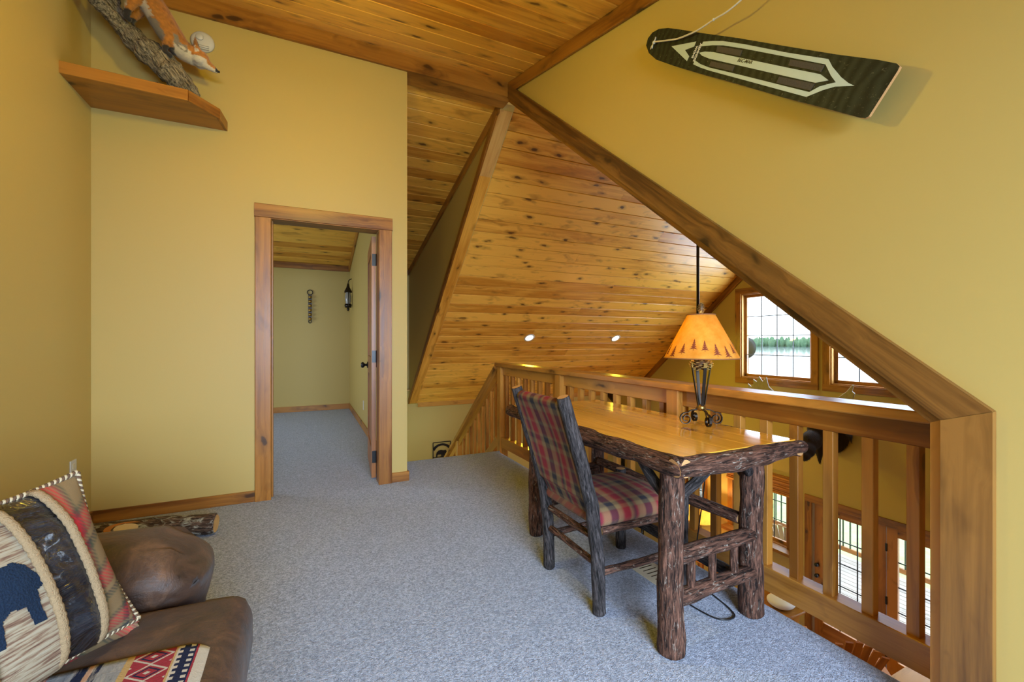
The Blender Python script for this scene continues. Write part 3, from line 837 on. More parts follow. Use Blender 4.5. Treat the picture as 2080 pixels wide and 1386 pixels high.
# ------------------------------------------------------------ outdoors
o = empty('deck', (8.6, 3.5, ZF-0.05)); struct(o, 'weathered grey deck outside the french doors', 'deck')
for k in range(22):
    x = 7.08+0.142*k
    board('plank', (x, -2.0, ZF-0.065), (x, 9.5, ZF-0.065), 0.128, 0.03, (0, 0, 1), DECKW, o, 0.003)
GREENR = simple('dark_green_railing_paint', (0.03, 0.07, 0.04), 0.45)
o = empty('deck_railing', (10.1, 3.5, ZF)); tag(o, 'deck railing with dark green pickets seen through the glass doors', 'railing')
board('bottom_rail', (10.1, -2.0, ZF+0.10), (10.1, 9.5, ZF+0.10), 0.09, 0.05, (1, 0, 0), RAILW, o)
board('top_rail', (10.1, -2.0, ZF+0.98), (10.1, 9.5, ZF+0.98), 0.05, 0.12, (1, 0, 0), RAILW, o)
for k in range(6):
    board('post', (10.12, -2.0+2.2*k, ZF-0.05), (10.12, -2.0+2.2*k, ZF+0.96), 0.09, 0.09, (1, 0, 0), RAILW, o)
for k in range(88):
    board('picket', (10.1, -1.93+0.13*k, ZF+0.14), (10.1, -1.93+0.13*k, ZF+0.96), 0.022, 0.022, (1, 0, 0), GREENR, o, 0.002)
t = NT('sunlit_lawn'); co = t.coords(False)
nz = t.noise(co, 3.0, 5, 0.7); 
t.bsdf(t.ramp(nz, [(0.3, (0.30, 0.44, 0.18)), (0.7, (0.46, 0.60, 0.30))]), 0.9, nz, 0.3, 0.05)
LAWN = t.mat
mb = MB(); mb.add([(10.3, -60, -3.9), (10.3, 80, -3.9), (60, 80, -7.6), (60, -60, -7.6), (-30, 80, -3.9), (-30, -60, -3.9)], [(0, 3, 2, 1), (5, 0, 1, 4)])
struct(mb.build('ground', LAWN), 'pale green lawn sloping from the deck to the lake', 'lawn')
t = NT('still_lake'); co = t.coords(False)
nz = t.noise(t.vmath('MULTIPLY', co, (0.12, 0.5, 1.0)), 1.0, 4, 0.6)
t.bsdf((0.16, 0.22, 0.26), 0.08, nz, 0.02, 0.1)
mb = MB(); mb.add([(58, -700, -7.7), (760, -700, -7.7), (760, 1100, -7.7), (58, 1100, -7.7)], [(0, 1, 2, 3)])
struct(mb.build('water', t.mat), 'bright still lake beyond the lawn', 'lake')
t = NT('far_shore_trees'); co = t.coords(False)
nz = t.noise(co, 0.5, 4, 0.7)
t.bsdf(t.ramp(nz, [(0.3, (0.045, 0.12, 0.075)), (0.7, (0.17, 0.30, 0.16))]), 0.95)
mb = MB(); rr = random.Random(5)
for k in range(520):
    x = 690+rr.uniform(-25, 45); yy = -100+k*2.0+rr.uniform(-2, 2); h = rr.uniform(9, 17); r = rr.uniform(3, 5.5)
    mb.lathe([(r*0.7, 0), (r, h*0.30), (r*0.75, h*0.65), (r*0.3, h*0.92), (0.01, h)], (x, yy, -7.8), 7, 0, True)
tag(mb.build('treeline', t.mat), 'dark green wooded shore across the lake seen through the gable window', 'trees', kind='stuff')
o = empty('satellite_dish', (7.62, 5.62, 0.6)); tag(o, 'dark round satellite dish outside the gable window', 'satellite dish')
DISHM = simple('slate_dish', (0.06, 0.075, 0.09), 0.4)
mb = MB()
k0 = len(mb.v); mb.lathe([(0.002, 0.0), (0.08, 0.008), (0.15, 0.028), (0.20, 0.055), (0.205, 0.052), (0.15, 0.022), (0.08, 0.0), (0.002, -0.008)], (0, 0, 0), 28)
for i in range(k0, len(mb.v)):
    p = mb.v[i]; mb.v[i] = V((7.60+p.z, 5.625+p.x, 1.03+p.y))
mb.build('reflector', DISHM, o)
MB().tube([(7.62, 5.62, 1.03), (7.70, 5.62, 0.95), (7.70, 5.62, 0.55), (7.00, 5.62, 0.55)], 0.02, 8).build('mast', DISHM, o)
o = empty('stone_pillar', (8.4, 7.55, ZF)); tag(o, 'pale round-stone pillar outside the lower window', 'pillar')
STONE = simple('grey_fieldstone', (0.46, 0.45, 0.43), 0.8, nscale=14, namt=0.35, bstr=0.5)
MB().box(8.12, 8.68, 7.27, 7.83, ZF-0.5, -0.6).build('core', simple('mortar', (0.34, 0.33, 0.31), 0.9), o)
sm = MB(); sm.ell((0, 0, 0), (0.055, 0.115, 0.085), 8, 5); sme = sm.mesh('stone', STONE, V((0, 0, 0)))
rr = random.Random(3)
for face in range(2):
    for i in range(3):
        for k in range(16):
            s = bpy.data.objects.new('stone', sme); C.objects.link(s)
            u = -0.18+0.18*i+rr.uniform(-.02, .02)+(0.09 if k % 2 else 0) - 0.045
            p = V((8.11, 7.55+u, ZF+0.1+0.16*k)) if face == 0 else V((8.40+u, 7.26, ZF+0.1+0.16*k))
            s.location = p - worg(o); s.rotation_euler = (rr.uniform(-.3, .3), 0, R(90)*face)
            s.scale = (1, rr.uniform(.75, 1.0), rr.uniform(.8, 1.05)); s.parent = o

def slat_chair(loc, rz, label, mat, name='adirondack_chair'):
    """fan-backed slatted chair, built at the origin facing +x and turned into place"""
    o = empty(name, loc); tag(o, label, 'chair')
    parts = []
    def bd(nm, p0, p1, w, t, n):
        parts.append(board(nm, p0, p1, w, t, n, mat, None, 0.003))
    for k in range(7):
        y = -0.24+0.08*k; L = 0.74-0.028*abs(k-3)**1.6
        bd('back_slat', (-0.12, y*0.72, 0.30), (-0.12-0.38*L/0.74, y*1.12, 0.30+L), 0.074, 0.02, (1, 0, 0.4))
    for k in range(6): bd('seat_slat', (-0.08+0.09*k, -0.27, 0.30+0.014*k), (-0.08+0.09*k, 0.27, 0.30+0.014*k), 0.08, 0.02, (0, 0, 1))
    for s in (-1, 1):
        bd('arm', (-0.28, s*0.33, 0.56), (0.42, s*0.33, 0.58), 0.12, 0.024, (0, 0, 1))
        bd('front_leg', (0.34, s*0.30, 0.0), (0.34, s*0.30, 0.565), 0.09, 0.024, (0, 1, 0))
        bd('side_rail', (-0.50, s*0.265, 0.05), (0.40, s*0.265, 0.33), 0.11, 0.024, (0, 1, 0))
        bd('arm_post', (-0.20, s*0.31, 0.15), (-0.20, s*0.31, 0.55), 0.06, 0.024, (0, 1, 0))
    for p in parts: p.parent = o
    o.rotation_euler = (0, 0, rz)
    return o
slat_chair((8.45, 5.35, ZF-0.05), R(20), 'weathered fan-backed deck chair outside the lower window', wood('weathered_cedar', (0.42, 0.30, 0.18), (0.22, 0.14, 0.08), (0.08, 0.05, 0.03), 0.6, 0.2))
slat_chair((5.95, 3.08, ZF), R(45), 'orange cedar fan-backed chair inside the french doors', ORANGEW, 'slatted_armchair')

# ------------------------------------------------------------ great room furnishings glimpsed through the railing
o = empty('side_table', (6.35, 5.55, ZF)); tag(o, 'small wooden side table under the cream drum lamp', 'table')
MB().soft(6.10, 6.60, 5.30, 5.80, ZF+0.58, ZF+0.62, 0.012, 4).build('table_top', ORANGEW, o)
for sx in (-1, 1):
    for sy in (-1, 1):
        board('leg', (6.35+sx*.2, 5.55+sy*.2, ZF), (6.35+sx*.2, 5.55+sy*.2, ZF+0.58), 0.05, 0.05, (1, 0, 0), ORANGEW, o)
o = empty('drum_lamp', (6.35, 5.55, ZF+0.62)); tag(o, 'lit cream drum-shade lamp on a pot base tinted with lamp glow by the lower window', 'lamp')
zt = ZF+0.62
MB().lathe([(0.001, 0), (0.09, 0), (0.11, 0.06), (0.13, 0.16), (0.10, 0.28), (0.04, 0.36), (0.03, 0.40), (0.001, 0.40)], (6.35, 5.55, zt), 20).build('pot_base', simple('glow_tinted_pot', (0.62, 0.16, 0.03), 0.25, namt=0.2), o)  # the lamp's orange glow is painted into the pot colour
MB().tube([(6.35, 5.55, zt+0.40), (6.35, 5.55, zt+0.62)], 0.012, 8).build('stem', BRASSD, o)
MB().lathe([(0.215, 0.60), (0.205, 0.90), (0.200, 0.90), (0.210, 0.60)], (6.35, 5.55, zt), 32).build('lamp_shade', SHADEC, o)
MB().ell((6.35, 5.55, zt+0.72), 0.035, 12, 8).build('bulb', BULB, o)
def point(name, loc, p, col=WARM, r=0.05):
    d = bpy.data.lights.new(name, 'POINT'); d.energy = p; d.color = col; d.shadow_soft_size = r
    q = bpy.data.objects.new(name, d); C.objects.link(q); q.location = loc
    return q
point('drum_lamp_light', (6.35, 5.55, zt+0.80), 26, (1.0, 0.60, 0.22), 0.04)
DARKF = simple('black_stove_enamel', (0.012, 0.012, 0.013), 0.25)
o = empty('wood_stove', (6.15, 7.35, ZF)); tag(o, 'black wood stove in the corner of the great room', 'stove')
MB().soft(5.80, 6.50, 7.05, 7.65, ZF+0.55, ZF+1.50, 0.03, 4).build('firebox', DARKF, o)
MB().box(5.92, 6.38, 7.03, 7.055, ZF+0.75, ZF+1.30).build('stove_door', DARKF, o)
for x in (5.87, 6.43):
    for y in (7.12, 7.58):
        MB().tube([(x, y, ZF), (x, y, ZF+0.56)], 0.03, 8).build('leg', DARKF, o)
MB().tube([(6.15, 7.45, ZF+1.48), (6.15, 7.45, -0.3), (6.15, 7.9, 0.0)], 0.075, 14).build('flue', DARKF, o)
o = empty('dining_table', (5.9, 1.75, ZF)); tag(o, 'pale pine dining table below the railing end', 'table')
MB().soft(5.35, 6.45, 1.0, 2.47, -2.47, -2.42, 0.012, 4).build('table_top', PALEW, o)
for x in (5.43, 6.37):
    for y in (1.1, 2.37):
        board('leg', (x, y, ZF), (x, y, -2.47), 0.08, 0.08, (1, 0, 0), PALEW, o)
o = empty('bench', (6.40, 4.1, ZF)); tag(o, 'low wooden bench against the wall by the door switch', 'bench')
MB().soft(6.15, 6.60, 3.9, 4.75, ZF+0.42, ZF+0.47, 0.012, 4).build('seat', TRIMW, o)
for y in (3.98, 4.67):
    board('leg', (6.37, y, ZF), (6.37, y, ZF+0.42), 0.36, 0.04, (0, 1, 0), TRIMW, o)
mb = MB(); mb.soft(6.2, 6.56, 3.95, 4.30, ZF+0.47, ZF+0.62, (0.16, 0.16, 0.07), 8)
tag(mb.build('cushion', simple('white_cotton', (0.72, 0.72, 0.72), 0.9, nscale=80, bstr=0.2), weld=True), 'plump white cushion on the low bench', 'cushion')
mb = MB(); mb.soft(XG-0.008, XG, 4.118, 4.192, -2.15, -2.035, 0.003, 3); mb.box(XG-0.016, XG-0.006, 4.148, 4.162, -2.105, -2.08)
tag(mb.build('light_switch', IVORY), 'ivory light switch on the wall next to the french doors', 'light switch')

# pendant on its long rod
o = empty('pendant_lamp', (4.22, 3.73, 1.05)); tag(o, 'pendant lamp hanging on a long dark rod from the great room ridge', 'lamp')
MB().tube([(4.22, 3.73, 1.40), (4.22, 3.73, 3.44)], 0.017, 12).build('rod', IRON, o)
MB().lathe([(0.001, 3.50), (0.07, 3.50), (0.07, 3.45), (0.03, 3.43), (0.001, 3.43)], (4.22, 3.73, 0), 20).build('canopy', IRON, o)
MB().lathe([(0.03, 1.42), (0.05, 1.38), (0.10, 1.33), (0.16, 1.24), (0.20, 1.12), (0.195, 1.12), (0.155, 1.235), (0.095, 1.32), (0.03, 1.37)], (4.22, 3.73, 0), 28).build('lamp_shade', SHADEC, o)
MB().ell((4.22, 3.73, 1.19), 0.045, 14, 10).build('bulb', UNLIT, o)

def shag(ob, name, mat, count, length, flow, width=0.004):
    rr = random.Random(4); me = ob.data; hv = []; hf = []
    for k in range(count):
        p = me.polygons[rr.randrange(len(me.polygons))]; n = p.normal
        f = flow - n*flow.dot(n)
        if f.length < 1e-3: continue
        f.normalize(); s = n.cross(f); L = length*rr.uniform(0.5, 1.3)
        d = (f + n*rr.uniform(0.1, 0.5) + s*rr.uniform(-.3, .3)).normalized()
        i0 = len(hv); hv += [p.center-s*width/2, p.center+s*width/2, p.center+d*L]; hf.append((i0, i0+1, i0+2))
    m = bpy.data.meshes.new(name); m.from_pydata(hv, [], hf); m.materials.append(mat)
    h = bpy.data.objects.new(name, m); C.objects.link(h); h.parent = ob; h['kind'] = 'stuff'
# moose mount on the gable wall
ANT = simple('pale_weathered_antler', (0.42, 0.37, 0.29), 0.5, nscale=26, namt=0.45, bstr=0.5)
MOOSE = simple('dark_moose_hide', (0.028, 0.015, 0.009), 0.9, nscale=60, namt=0.5, bstr=0.6)
o = empty('moose_mount', (XG, 3.62, -0.5)); tag(o, 'dark moose head mount with broad antlers on the gable wall', 'mounted head')
mb = MB()
mb.ell((6.80, 3.64, -0.10), (0.10, 0.22, 0.34))
mb.ell((6.66, 3.64, -0.02), (0.20, 0.17, 0.25))
mb.ell((6.46, 3.63, -0.06), (0.20, 0.125, 0.165)); mb.ell((6.26, 3.62, -0.20), (0.17, 0.105, 0.14)); mb.ell((6.13, 3.615, -0.31), (0.125, 0.105, 0.115)); mb.ell((6.05, 3.61, -0.38), (0.085, 0.09, 0.075))
mb.tube([(6.44, 3.63, -0.16), (6.45, 3.63, -0.36), (6.46, 3.63, -0.55)], [0.07, 0.055, 0.012], 10)
for s in (-1, 1):
    mb.tube([(6.58, 3.64+s*0.10, 0.09), (6.56, 3.64+s*0.22, 0.03), (6.54, 3.64+s*0.34, -0.10), (6.53, 3.64+s*0.36, -0.20)], [0.035, 0.06, 0.05, 0.01], 10, flat=0.5)
hd = voxel(mb, 'head', MOOSE, 0.016, 3, o)
shag(hd, 'shaggy_hair', MOOSE, 7000, 0.035, V((0.5, 0, -0.8)))
for s in (-1, 1):
    # broad palm with points, and the beam that carries it
    base = [(0.10, 0.10), (0.26, 0.09), (0.42, 0.14), (0.56, 0.13), (0.80, 0.07), (1.10, 0.24), (1.23, 0.375), (1.14, 0.36), (1.11, 0.40), (1.115, 0.47), (1.05, 0.42), (1.02, 0.46), (1.02, 0.545), (0.96, 0.51), (0.92, 0.60), (0.86, 0.52), (0.80, 0.595), (0.76, 0.45), (0.70, 0.40), (0.58, 0.30), (0.40, 0.23), (0.24, 0.17), (0.10, 0.18)]
    if s < 0: base = [(0.10, 0.10), (0.14, 0.05), (0.24, 0.06), (0.32, 0.10), (0.36, 0.30), (0.405, 0.465), (0.40, 0.47), (0.372, 0.49), (0.395, 0.58), (0.37, 0.575), (0.30, 0.48), (0.20, 0.395), (0.10, 0.26)]
    mb = MB(); P = []
    for a, b in base: P.append(V((6.56 - 0.10*min(a, 0.6), 3.64+s*a, b)))
    mb.prism(P, (0.022, 0, 0.006))
    an = mb.build('antler', ANT, o)
    bv = an.modifiers.new('round', 'BEVEL'); bv.width = 0.008; bv.segments = 2

# ------------------------------------------------------------ desk
o = empty('log_desk', (1.47, 1.75, 0)); tag(o, 'rustic log desk with varnished amber top and bark edges at the railing', 'desk')
X0, X1, Y0, Y1, DZ = 1.165, 1.80, 1.105, 2.43, 0.76
nb = 5; bw = (X1-X0)/nb
for k in range(nb):
    board('top_plank', (X0+bw*(k+.5), Y0, DZ-0.018), (X0+bw*(k+.5), Y1, DZ-0.018), bw-0.0004, 0.036, (0, 0, 1), DESKW, o, 0.0008)
# half-round bark edge logs just below the surface
er = 0.037
log('edge_log', [(X0-0.002, Y0-0.03, DZ-0.035), (X0-0.008, 1.75, DZ-0.037), (X0-0.002, Y1+0.05, DZ-0.035)], [er*0.95, er*1.05, er*0.92], BARK, o, 14, 0.22, 16, 0.006)
log('edge_log', [(X1, Y0-0.02, DZ-0.036), (X1, Y1+0.03, DZ-0.036)], er*0.9, BARK, o, 14, 0.2, 16, 0.005)
log('edge_log', [(X0-0.03, Y0-0.002, DZ-0.036), (1.45, Y0-0.012, DZ-0.038), (X1+0.045, Y0+0.002, DZ-0.034)], [er*0.95, er*1.1, er*0.75], BARK, o, 14, 0.22, 14, 0.006)
log('edge_log', [(X0-0.02, Y1, DZ-0.036), (X1+0.03, Y1, DZ-0.036)], er*0.9, BARK, o, 14, 0.2, 14, 0.005)
legs = {}
for (x, y, r) in ((1.228, 1.205, 0.047), (1.715, 1.235, 0.047), (1.255, 2.30, 0.043), (1.725, 2.32, 0.043)):
    log('leg', [(x, y, 0), (x-0.004, y+0.004, 0.35), (x+0.003, y-0.002, DZ-0.045)], [r*1.04, r*0.98, r*0.95], BARK, o, 16, 0.16, 14, 0.003)
def endframe(y, xa, xb):
    log('rung', [(xa+0.03, y, 0.345), (xb-0.022, y, 0.352)], [0.031, 0.030], BARK, o, 12, 0.18, 10, 0.003)
    log('rung', [(xa+0.03, y, 0.185), (xb-0.022, y, 0.192)], [0.031, 0.029], BARK, o, 12, 0.18, 10, 0.003)
    for f in (0.24, 0.48, 0.74):
        x = xa+(xb-xa)*f
        log('spindle', [(x, y, 0.205), (x, y, 0.335)], [0.0155, 0.0165], BARK, o, 10, 0.15, 6)
endframe(1.222, 1.228, 1.715)
endframe(2.305, 1.255, 1.725)
log('stretcher', [(1.690, 1.27, 0.395), (1.692, 1.80, 0.392), (1.694, 2.27, 0.395)], [0.025, 0.026, 0.025], BARK, o, 12, 0.18, 12, 0.004)
log('stretcher', [(1.680, 1.27, 0.145), (1.690, 2.27, 0.145)], [0.026, 0.026], BARKD, o, 12, 0.18, 12, 0.004)
for (p, q) in (((1.24, 1.225, 0.555), (1.21, 1.36, 0.700)), ((1.26, 1.222, 0.560), (1.40, 1.16, 0.700)), ((1.70, 1.235, 0.590), (1.60, 1.18, 0.705)), ((1.70, 1.26, 0.585), (1.74, 1.38, 0.70)), ((1.26, 2.28, 0.57), (1.22, 2.16, 0.70))):
    p = V(p); q = V(q); m = (p+q)/2 + V((0, 0, -0.012))
    log('brace', [p, m, q], [0.019, 0.021, 0.018], BARKD, o, 10, 0.2, 6)

# ------------------------------------------------------------ chair pulled up to the desk
o = empty('hickory_chair', (1.36, 1.72, 0)); tag(o, 'dark log armless chair with red plaid seat and back at the desk', 'chair')
for y, yt in ((1.512, 1.497), (1.930, 1.925)):
    log('back_post', [(1.128, y, 0), (1.120, y, 0.25), (1.092, y, 0.46), (1.015, yt, 0.70), (0.938, yt, 0.935)], [0.028, 0.030, 0.030, 0.029, 0.027], BARKD, o, 14, 0.14, 8, 0.002)
for y in (1.505, 1.945):
    log('front_leg', [(1.60, y, 0), (1.598, y, 0.445)], [0.028, 0.029], BARKD, o, 14, 0.14, 10, 0.002)
for y, z, r in ((1.512, 0.352, 0.018), (1.93, 0.352, 0.018), (1.512, 0.175, 0.017), (1.93, 0.175, 0.017)):
    log('side_rung', [(1.135, y, z), (1.585, y+(-0.004 if y < 1.6 else 0.01), z)], [r, r*1.05], BARK, o, 10, 0.18, 9, 0.003)
for x, z, r in ((1.118, 0.318, 0.015), (1.122, 0.212, 0.015), (1.600, 0.30, 0.016), (1.60, 0.352, 0.017)):
    log('cross_rung', [(x, 1.53, z), (x, 1.915, z)], [r, r*1.05], BARK, o, 10, 0.2, 9, 0.003)
def seatfn(p):
    u = (p.x-1.345)/0.25; v = (p.y-1.722)/0.225
    dome = max(0.0, 1-u*u*0.9)*max(0.0, 1-v*v*0.9)
    return V((p.x, p.y, p.z + (0.032*dome if p.z > 0.40 else 0)))
mb = MB(); mb.soft(1.095, 1.60, 1.490, 1.955, 0.362, 0.438, (0.05, 0.05, 0.036), 18, fn=seatfn)
mb.build('seat', PLAIDC, o, weld=True)
# sling back: fabric wrapped round the top and bottom rods
bx = lambda z: 1.092 + (0.938-1.092)*(z-0.46)/(0.935-0.46)
up = V((0.938-1.092, 0, 0.935-0.46)).normalized(); nr = V((up.z, 0, -up.x))
rotb = M((V((0, 1, 0)), up, V((0, 1, 0)).cross(up))).transposed()
A0 = V((bx(0.50)+0.004, 0, 0.50)); A1 = V((bx(0.895)+0.004, 0, 0.895))
mb = MB()
def backsurf(off, ya, yb):
    def f(u, v):
        p = A0.lerp(A1, v)
        sag = 0.018*math.sin(math.pi*u)*math.sin(math.pi*min(max(v, 0), 1))
        return p + V((0, ya+(yb-ya)*u, 0)) + nr*(off + sag)
    return f
ya, yb = 1.527, 1.905
mb.grid(backsurf(-0.024, ya, yb), 14, 20); mb.grid(backsurf(0.024, yb, ya), 14, 20)
for p in (A0, A1):
    mb.tube([p+V((0, ya+(yb-ya)*k/14, 0))+nr*0.018*0 for k in range(15)], 0.0245, 16)
for s, y in ((0, ya), (1, yb)):
    mb.grid(lambda u, v, y=y: A0.lerp(A1, v) + V((0, y, 0)) + nr*(-0.024+0.048*u)*(1 if s else -1), 3, 12)
mb.build('backrest', PLAIDC, o, rot=rotb)
mb = MB(); mb.grid(lambda u, v: V((bx(0.50)-0.02+0.055*(1-v), ya+0.02+(yb-ya-0.04)*u, 0.385+0.12*v)), 10, 8)
mb.grid(lambda u, v: V((bx(0.50)-0.012+0.055*(1-v), yb-0.02-(yb-ya-0.04)*u, 0.385+0.12*v)), 10, 8)
mb.build('back_flap', PLAIDC, o, rot=rotb)
for p in (A0, A1):
    log('back_rod', [p+V((0, 1.505, 0)), p+V((0, 1.925, 0))], 0.013, BARK, o, 10, 0.1, 6)

# ------------------------------------------------------------ desk lamp
LX, LY = 1.69, 1.475
o = empty('pinecone_lamp', (LX, LY, DZ)); tag(o, 'lit iron table lamp with amber pine-tree shade and pinecones on the desk', 'lamp')
def spiral(ang):
    pts = []
    d = V((math.cos(ang), math.sin(ang), 0))
    c = V((LX, LY, DZ)) + d*0.072 + V((0, 0, 0.033))
    for k in range(12):
        f = k/11
        pts.append(V((LX, LY, DZ)) + d*(0.008+0.055*f**1.2) + V((0, 0, 0.092-0.030*f-0.004*math.sin(f*6))))
    for k in range(22):
        a = R(95) - k*R(27); r = 0.031*(1-k/30)
        pts.append(c + d*math.cos(a)*r + V((0, 0, math.sin(a)*r)))
    return pts
for k in range(4):
    an = R(-115+90*k)
    mb = MB(); pts = spiral(an)
    side = V((-math.sin(an), math.cos(an), 0))
    for i in range(len(pts)-1):
        pass
    vs = []; fs = []
    for i, p in enumerate(pts):
        d = (pts[min(i+1, len(pts)-1)]-pts[max(i-1, 0)]).normalized(); n = d.cross(side)
        for a, b in ((-.006, -.0015), (.006, -.0015), (.006, .0015), (-.006, .0015)): vs.append(p+side*a+n*b)
    for i in range(len(pts)-1):
        for q in range(4): fs.append((i*4+q, i*4+(q+1) % 4, (i+1)*4+(q+1) % 4, (i+1)*4+q))
    fs += [(3, 2, 1, 0), tuple(len(vs)-4+q for q in range(4))]
    mb.add(vs, fs); mb.build('scroll_foot', IRON, o)
    # strap rising to the cone
    d = V((math.cos(an), math.sin(an), 0))
    board('strap', V((LX, LY, 0))+d*0.013+V((0, 0, DZ+0.085)), V((LX, LY, 0))+d*0.044+V((0, 0, DZ+0.282)), 0.015, 0.003, d, IRON, o, 0.0006)
    board('strap_tip', V((LX, LY, 0))+d*0.044+V((0, 0, DZ+0.275)), V((LX, LY, 0))+d*0.047+V((0, 0, DZ+0.298)), 0.018, 0.004, d, BRASSD, o, 0.0008)
MB().lathe([(0.001, 0.072), (0.017, 0.072), (0.021, 0.085), (0.015, 0.10), (0.001, 0.10)], (LX, LY, DZ), 16).build('collar', BRASSD, o)
def pinecone(name, c, r, h, rows, parent):
    """closed spiral of woody scales"""
    mb = MB(); c = V(c)
    mb.ell(c+V((0, 0, h/2)), (r*0.72, r*0.72, h*0.46), 12, 8, 0)
    N = rows*9; ga = math.pi*(3-math.sqrt(5))
    for i in range(N):
        f = (i+0.5)/N; z = h*f
        rad = r*math.sin(math.pi*min(0.97, 0.10+0.86*f))**0.6*(1.0 if f < 0.5 else 1-0.25*(f-.5))
        a = i*ga; d = V((math.cos(a), math.sin(a), 0)); s = V((-math.sin(a), math.cos(a), 0))
        w = r*0.22*(0.6+0.6*math.sin(math.pi*f)); tl = (f-0.45)*0.9
        n = (d + V((0, 0, tl))).normalized(); u = n.cross(s)
        p = c + d*rad*0.70 + V((0, 0, z))
        tip = c + d*rad + V((0, 0, z + rad*0.30*tl + h*0.03))
        e = u*r*0.05
        mb.add([p-s*w*.5, p+s*w*.5, tip+s*w*.75-e, tip-s*w*.75-e, tip+n*r*0.06+u*r*0.03], [(0, 1, 2, 3)], 0)
        k = len(mb.v)-5
        for q in ((k+3, k+2, k+4), (k+0, k+3, k+4), (k+2, k+1, k+4)):
            mb.f.append(list(q)); mb.m.append(1); mb.s.append(False)
    return mb.build(name, [CONE, CONEL], parent)
pinecone('pinecone', (LX, LY, DZ+0.262), 0.052, 0.062, 9, o)
MB().tube([(LX, LY, DZ+0.32), (LX, LY, DZ+0.52)], 0.006, 10).build('stem', BRASSD, o)
sb, stp = DZ+0.320, DZ+0.524
mb = MB(); mb.lathe([(0.166, sb), (0.061, stp), (0.0595, stp), (0.1645, sb)], (LX, LY, 0), 48); sh = mb.build('lamp_shade', SHADE, o)
EDGE = simple('shade_edge_binding', (0.30, 0.12, 0.05), 0.6)
for r, z in ((0.1665, sb), (0.0615, stp)):
    mb = MB(); mb.tube([(LX+r*math.cos(R(7.5*k)), LY+r*math.sin(R(7.5*k)), z) for k in range(49)], 0.0025, 6, cap=False); mb.build('binding', EDGE, sh)
TREEP = simple('rust_tree_print', (0.24, 0.045, 0.012), 0.7)
rr = random.Random(11)
for k in range(19):
    th = 2*math.pi*k/19; zc = sb+0.020+0.018*math.sin(k*1.25)+0.006; h = 0.050+rr.uniform(-.004, .006)
    mb = MB()
    def onshade(a, z): 
        f = (z-sb)/(stp-sb); r = 0.1668+(0.0618-0.1668)*f+0.0004
        return V((LX+r*math.cos(th+a/0.15), LY+r*math.sin(th+a/0.15), z))
    for q in range(5):
        z0 = zc+h*q/5.6; w = 0.0185*(1-q/5.4)
        mb.add([onshade(-w, z0), onshade(0, z0+h*0.07), onshade(w, z0), onshade(0, z0+h*0.27)], [(0, 1, 3), (1, 2, 3)])
    mb.add([onshade(-.001, zc-0.005), onshade(.001, zc-0.005), onshade(.001, zc+.008), onshade(-.001, zc+.008)], [(0, 1, 2, 3)])
    mb.build('tree_print', TREEP, sh)
MB().ell((LX, LY, DZ+0.42), (0.022, 0.022, 0.032), 14, 10).build('bulb', BULB, o)
MB().tube([(LX, LY, stp-0.02), (LX, LY, stp+0.014)], 0.006, 8).build('finial_stem', BRASSD, o)
pinecone('finial', (LX, LY, stp+0.006), 0.017, 0.050, 8, o)
point('desk_lamp_light', (LX, LY, DZ+0.445), 4.6, (1.0, 0.80, 0.36), 0.02)

# lamp cord: over the back edge of the desk, down and looped on the carpet
def smooth(pts, n=10):
    pts = [V(p) for p in pts]; out = []
    for i in range(len(pts)-1):
        p0 = pts[max(i-1, 0)]; p1 = pts[i]; p2 = pts[i+1]; p3 = pts[min(i+2, len(pts)-1)]
        for k in range(n):
            t = k/n
            out.append(0.5*((2*p1)+(p2-p0)*t+(2*p0-5*p1+4*p2-p3)*t*t+(3*p1-p0-3*p2+p3)*t**3))
    out.append(pts[-1])
    return out
cord = smooth([(1.716, 1.483, DZ+0.086), (1.752, 1.497, DZ+0.030), (1.795, 1.535, DZ+0.010), (1.838, 1.57, DZ-0.01), (1.843, 1.57, 0.60), (1.835, 1.585, 0.40), (1.80, 1.60, 0.12), (1.72, 1.55, 0.008), (1.68, 1.42, 0.005), (1.655, 1.30, 0.005), (1.62, 1.245, 0.005), (1.545, 1.27, 0.005), (1.520, 1.42, 0.005), (1.535, 1.58, 0.010)])
tag(MB().tube(cord, 0.0032, 6).build('lamp_cord', BLACKC), 'thin black lamp cord looping onto the carpet under the desk', 'cord')
o = empty('floor_register', (1.57, 1.66, 0)); tag(o, 'small beige metal floor register in the carpet under the desk', 'vent')
mb = MB().soft(1.50, 1.64, 1.52, 1.80, 0.0, 0.006, 0.003, 3); mb.build('plate', IVORY, o)
for k in range(9): MB().box(1.53, 1.61, 1.545+0.028*k, 1.550+0.028*k, 0.006, 0.0066).build('slot', IRON, o)

# ------------------------------------------------------------ wooden snow toy on the wall
SKO = V((1.645, 0.7325*1.645/1.66, 1.93*1.645/1.66+1.16*(1-1.645/1.66)))
ex = V((0, 0.8043, 0.5942)); ey = V((0, -0.5942, 0.8043)); ez = V((-1, 0, 0))
def sk(u, v, h=0.0): return SKO + ex*u + ey*v + ez*h
o = empty('snow_skimmer', (1.66, 1.2, 1.87)); tag(o, 'black wooden snow-sliding board with white stripes and rope hung on the wall', 'snow board')
t = NT('worn_black_board'); co = t.coords()[0]
w = t.n('ShaderNodeTexWave'); w.wave_type = 'BANDS'; w.bands_direction = 'X'; t.l(co, w.inputs[0]); w.inputs['Scale'].default_value = 8; w.inputs['Distortion'].default_value = 7; w.inputs['Detail'].default_value = 3
sc_ = t.noise(co, 90, 4, 0.75)
c = t.mix(t.math('MULTIPLY', w.outputs[1], 0.7), (0.007, 0.009, 0.007), (0.026, 0.034, 0.020))
c = t.mix(t.math('MULTIPLY', t.math('SUBTRACT', sc_, 0.60, clamp=True), 6.0, clamp=True), c, (0.17, 0.16, 0.10))
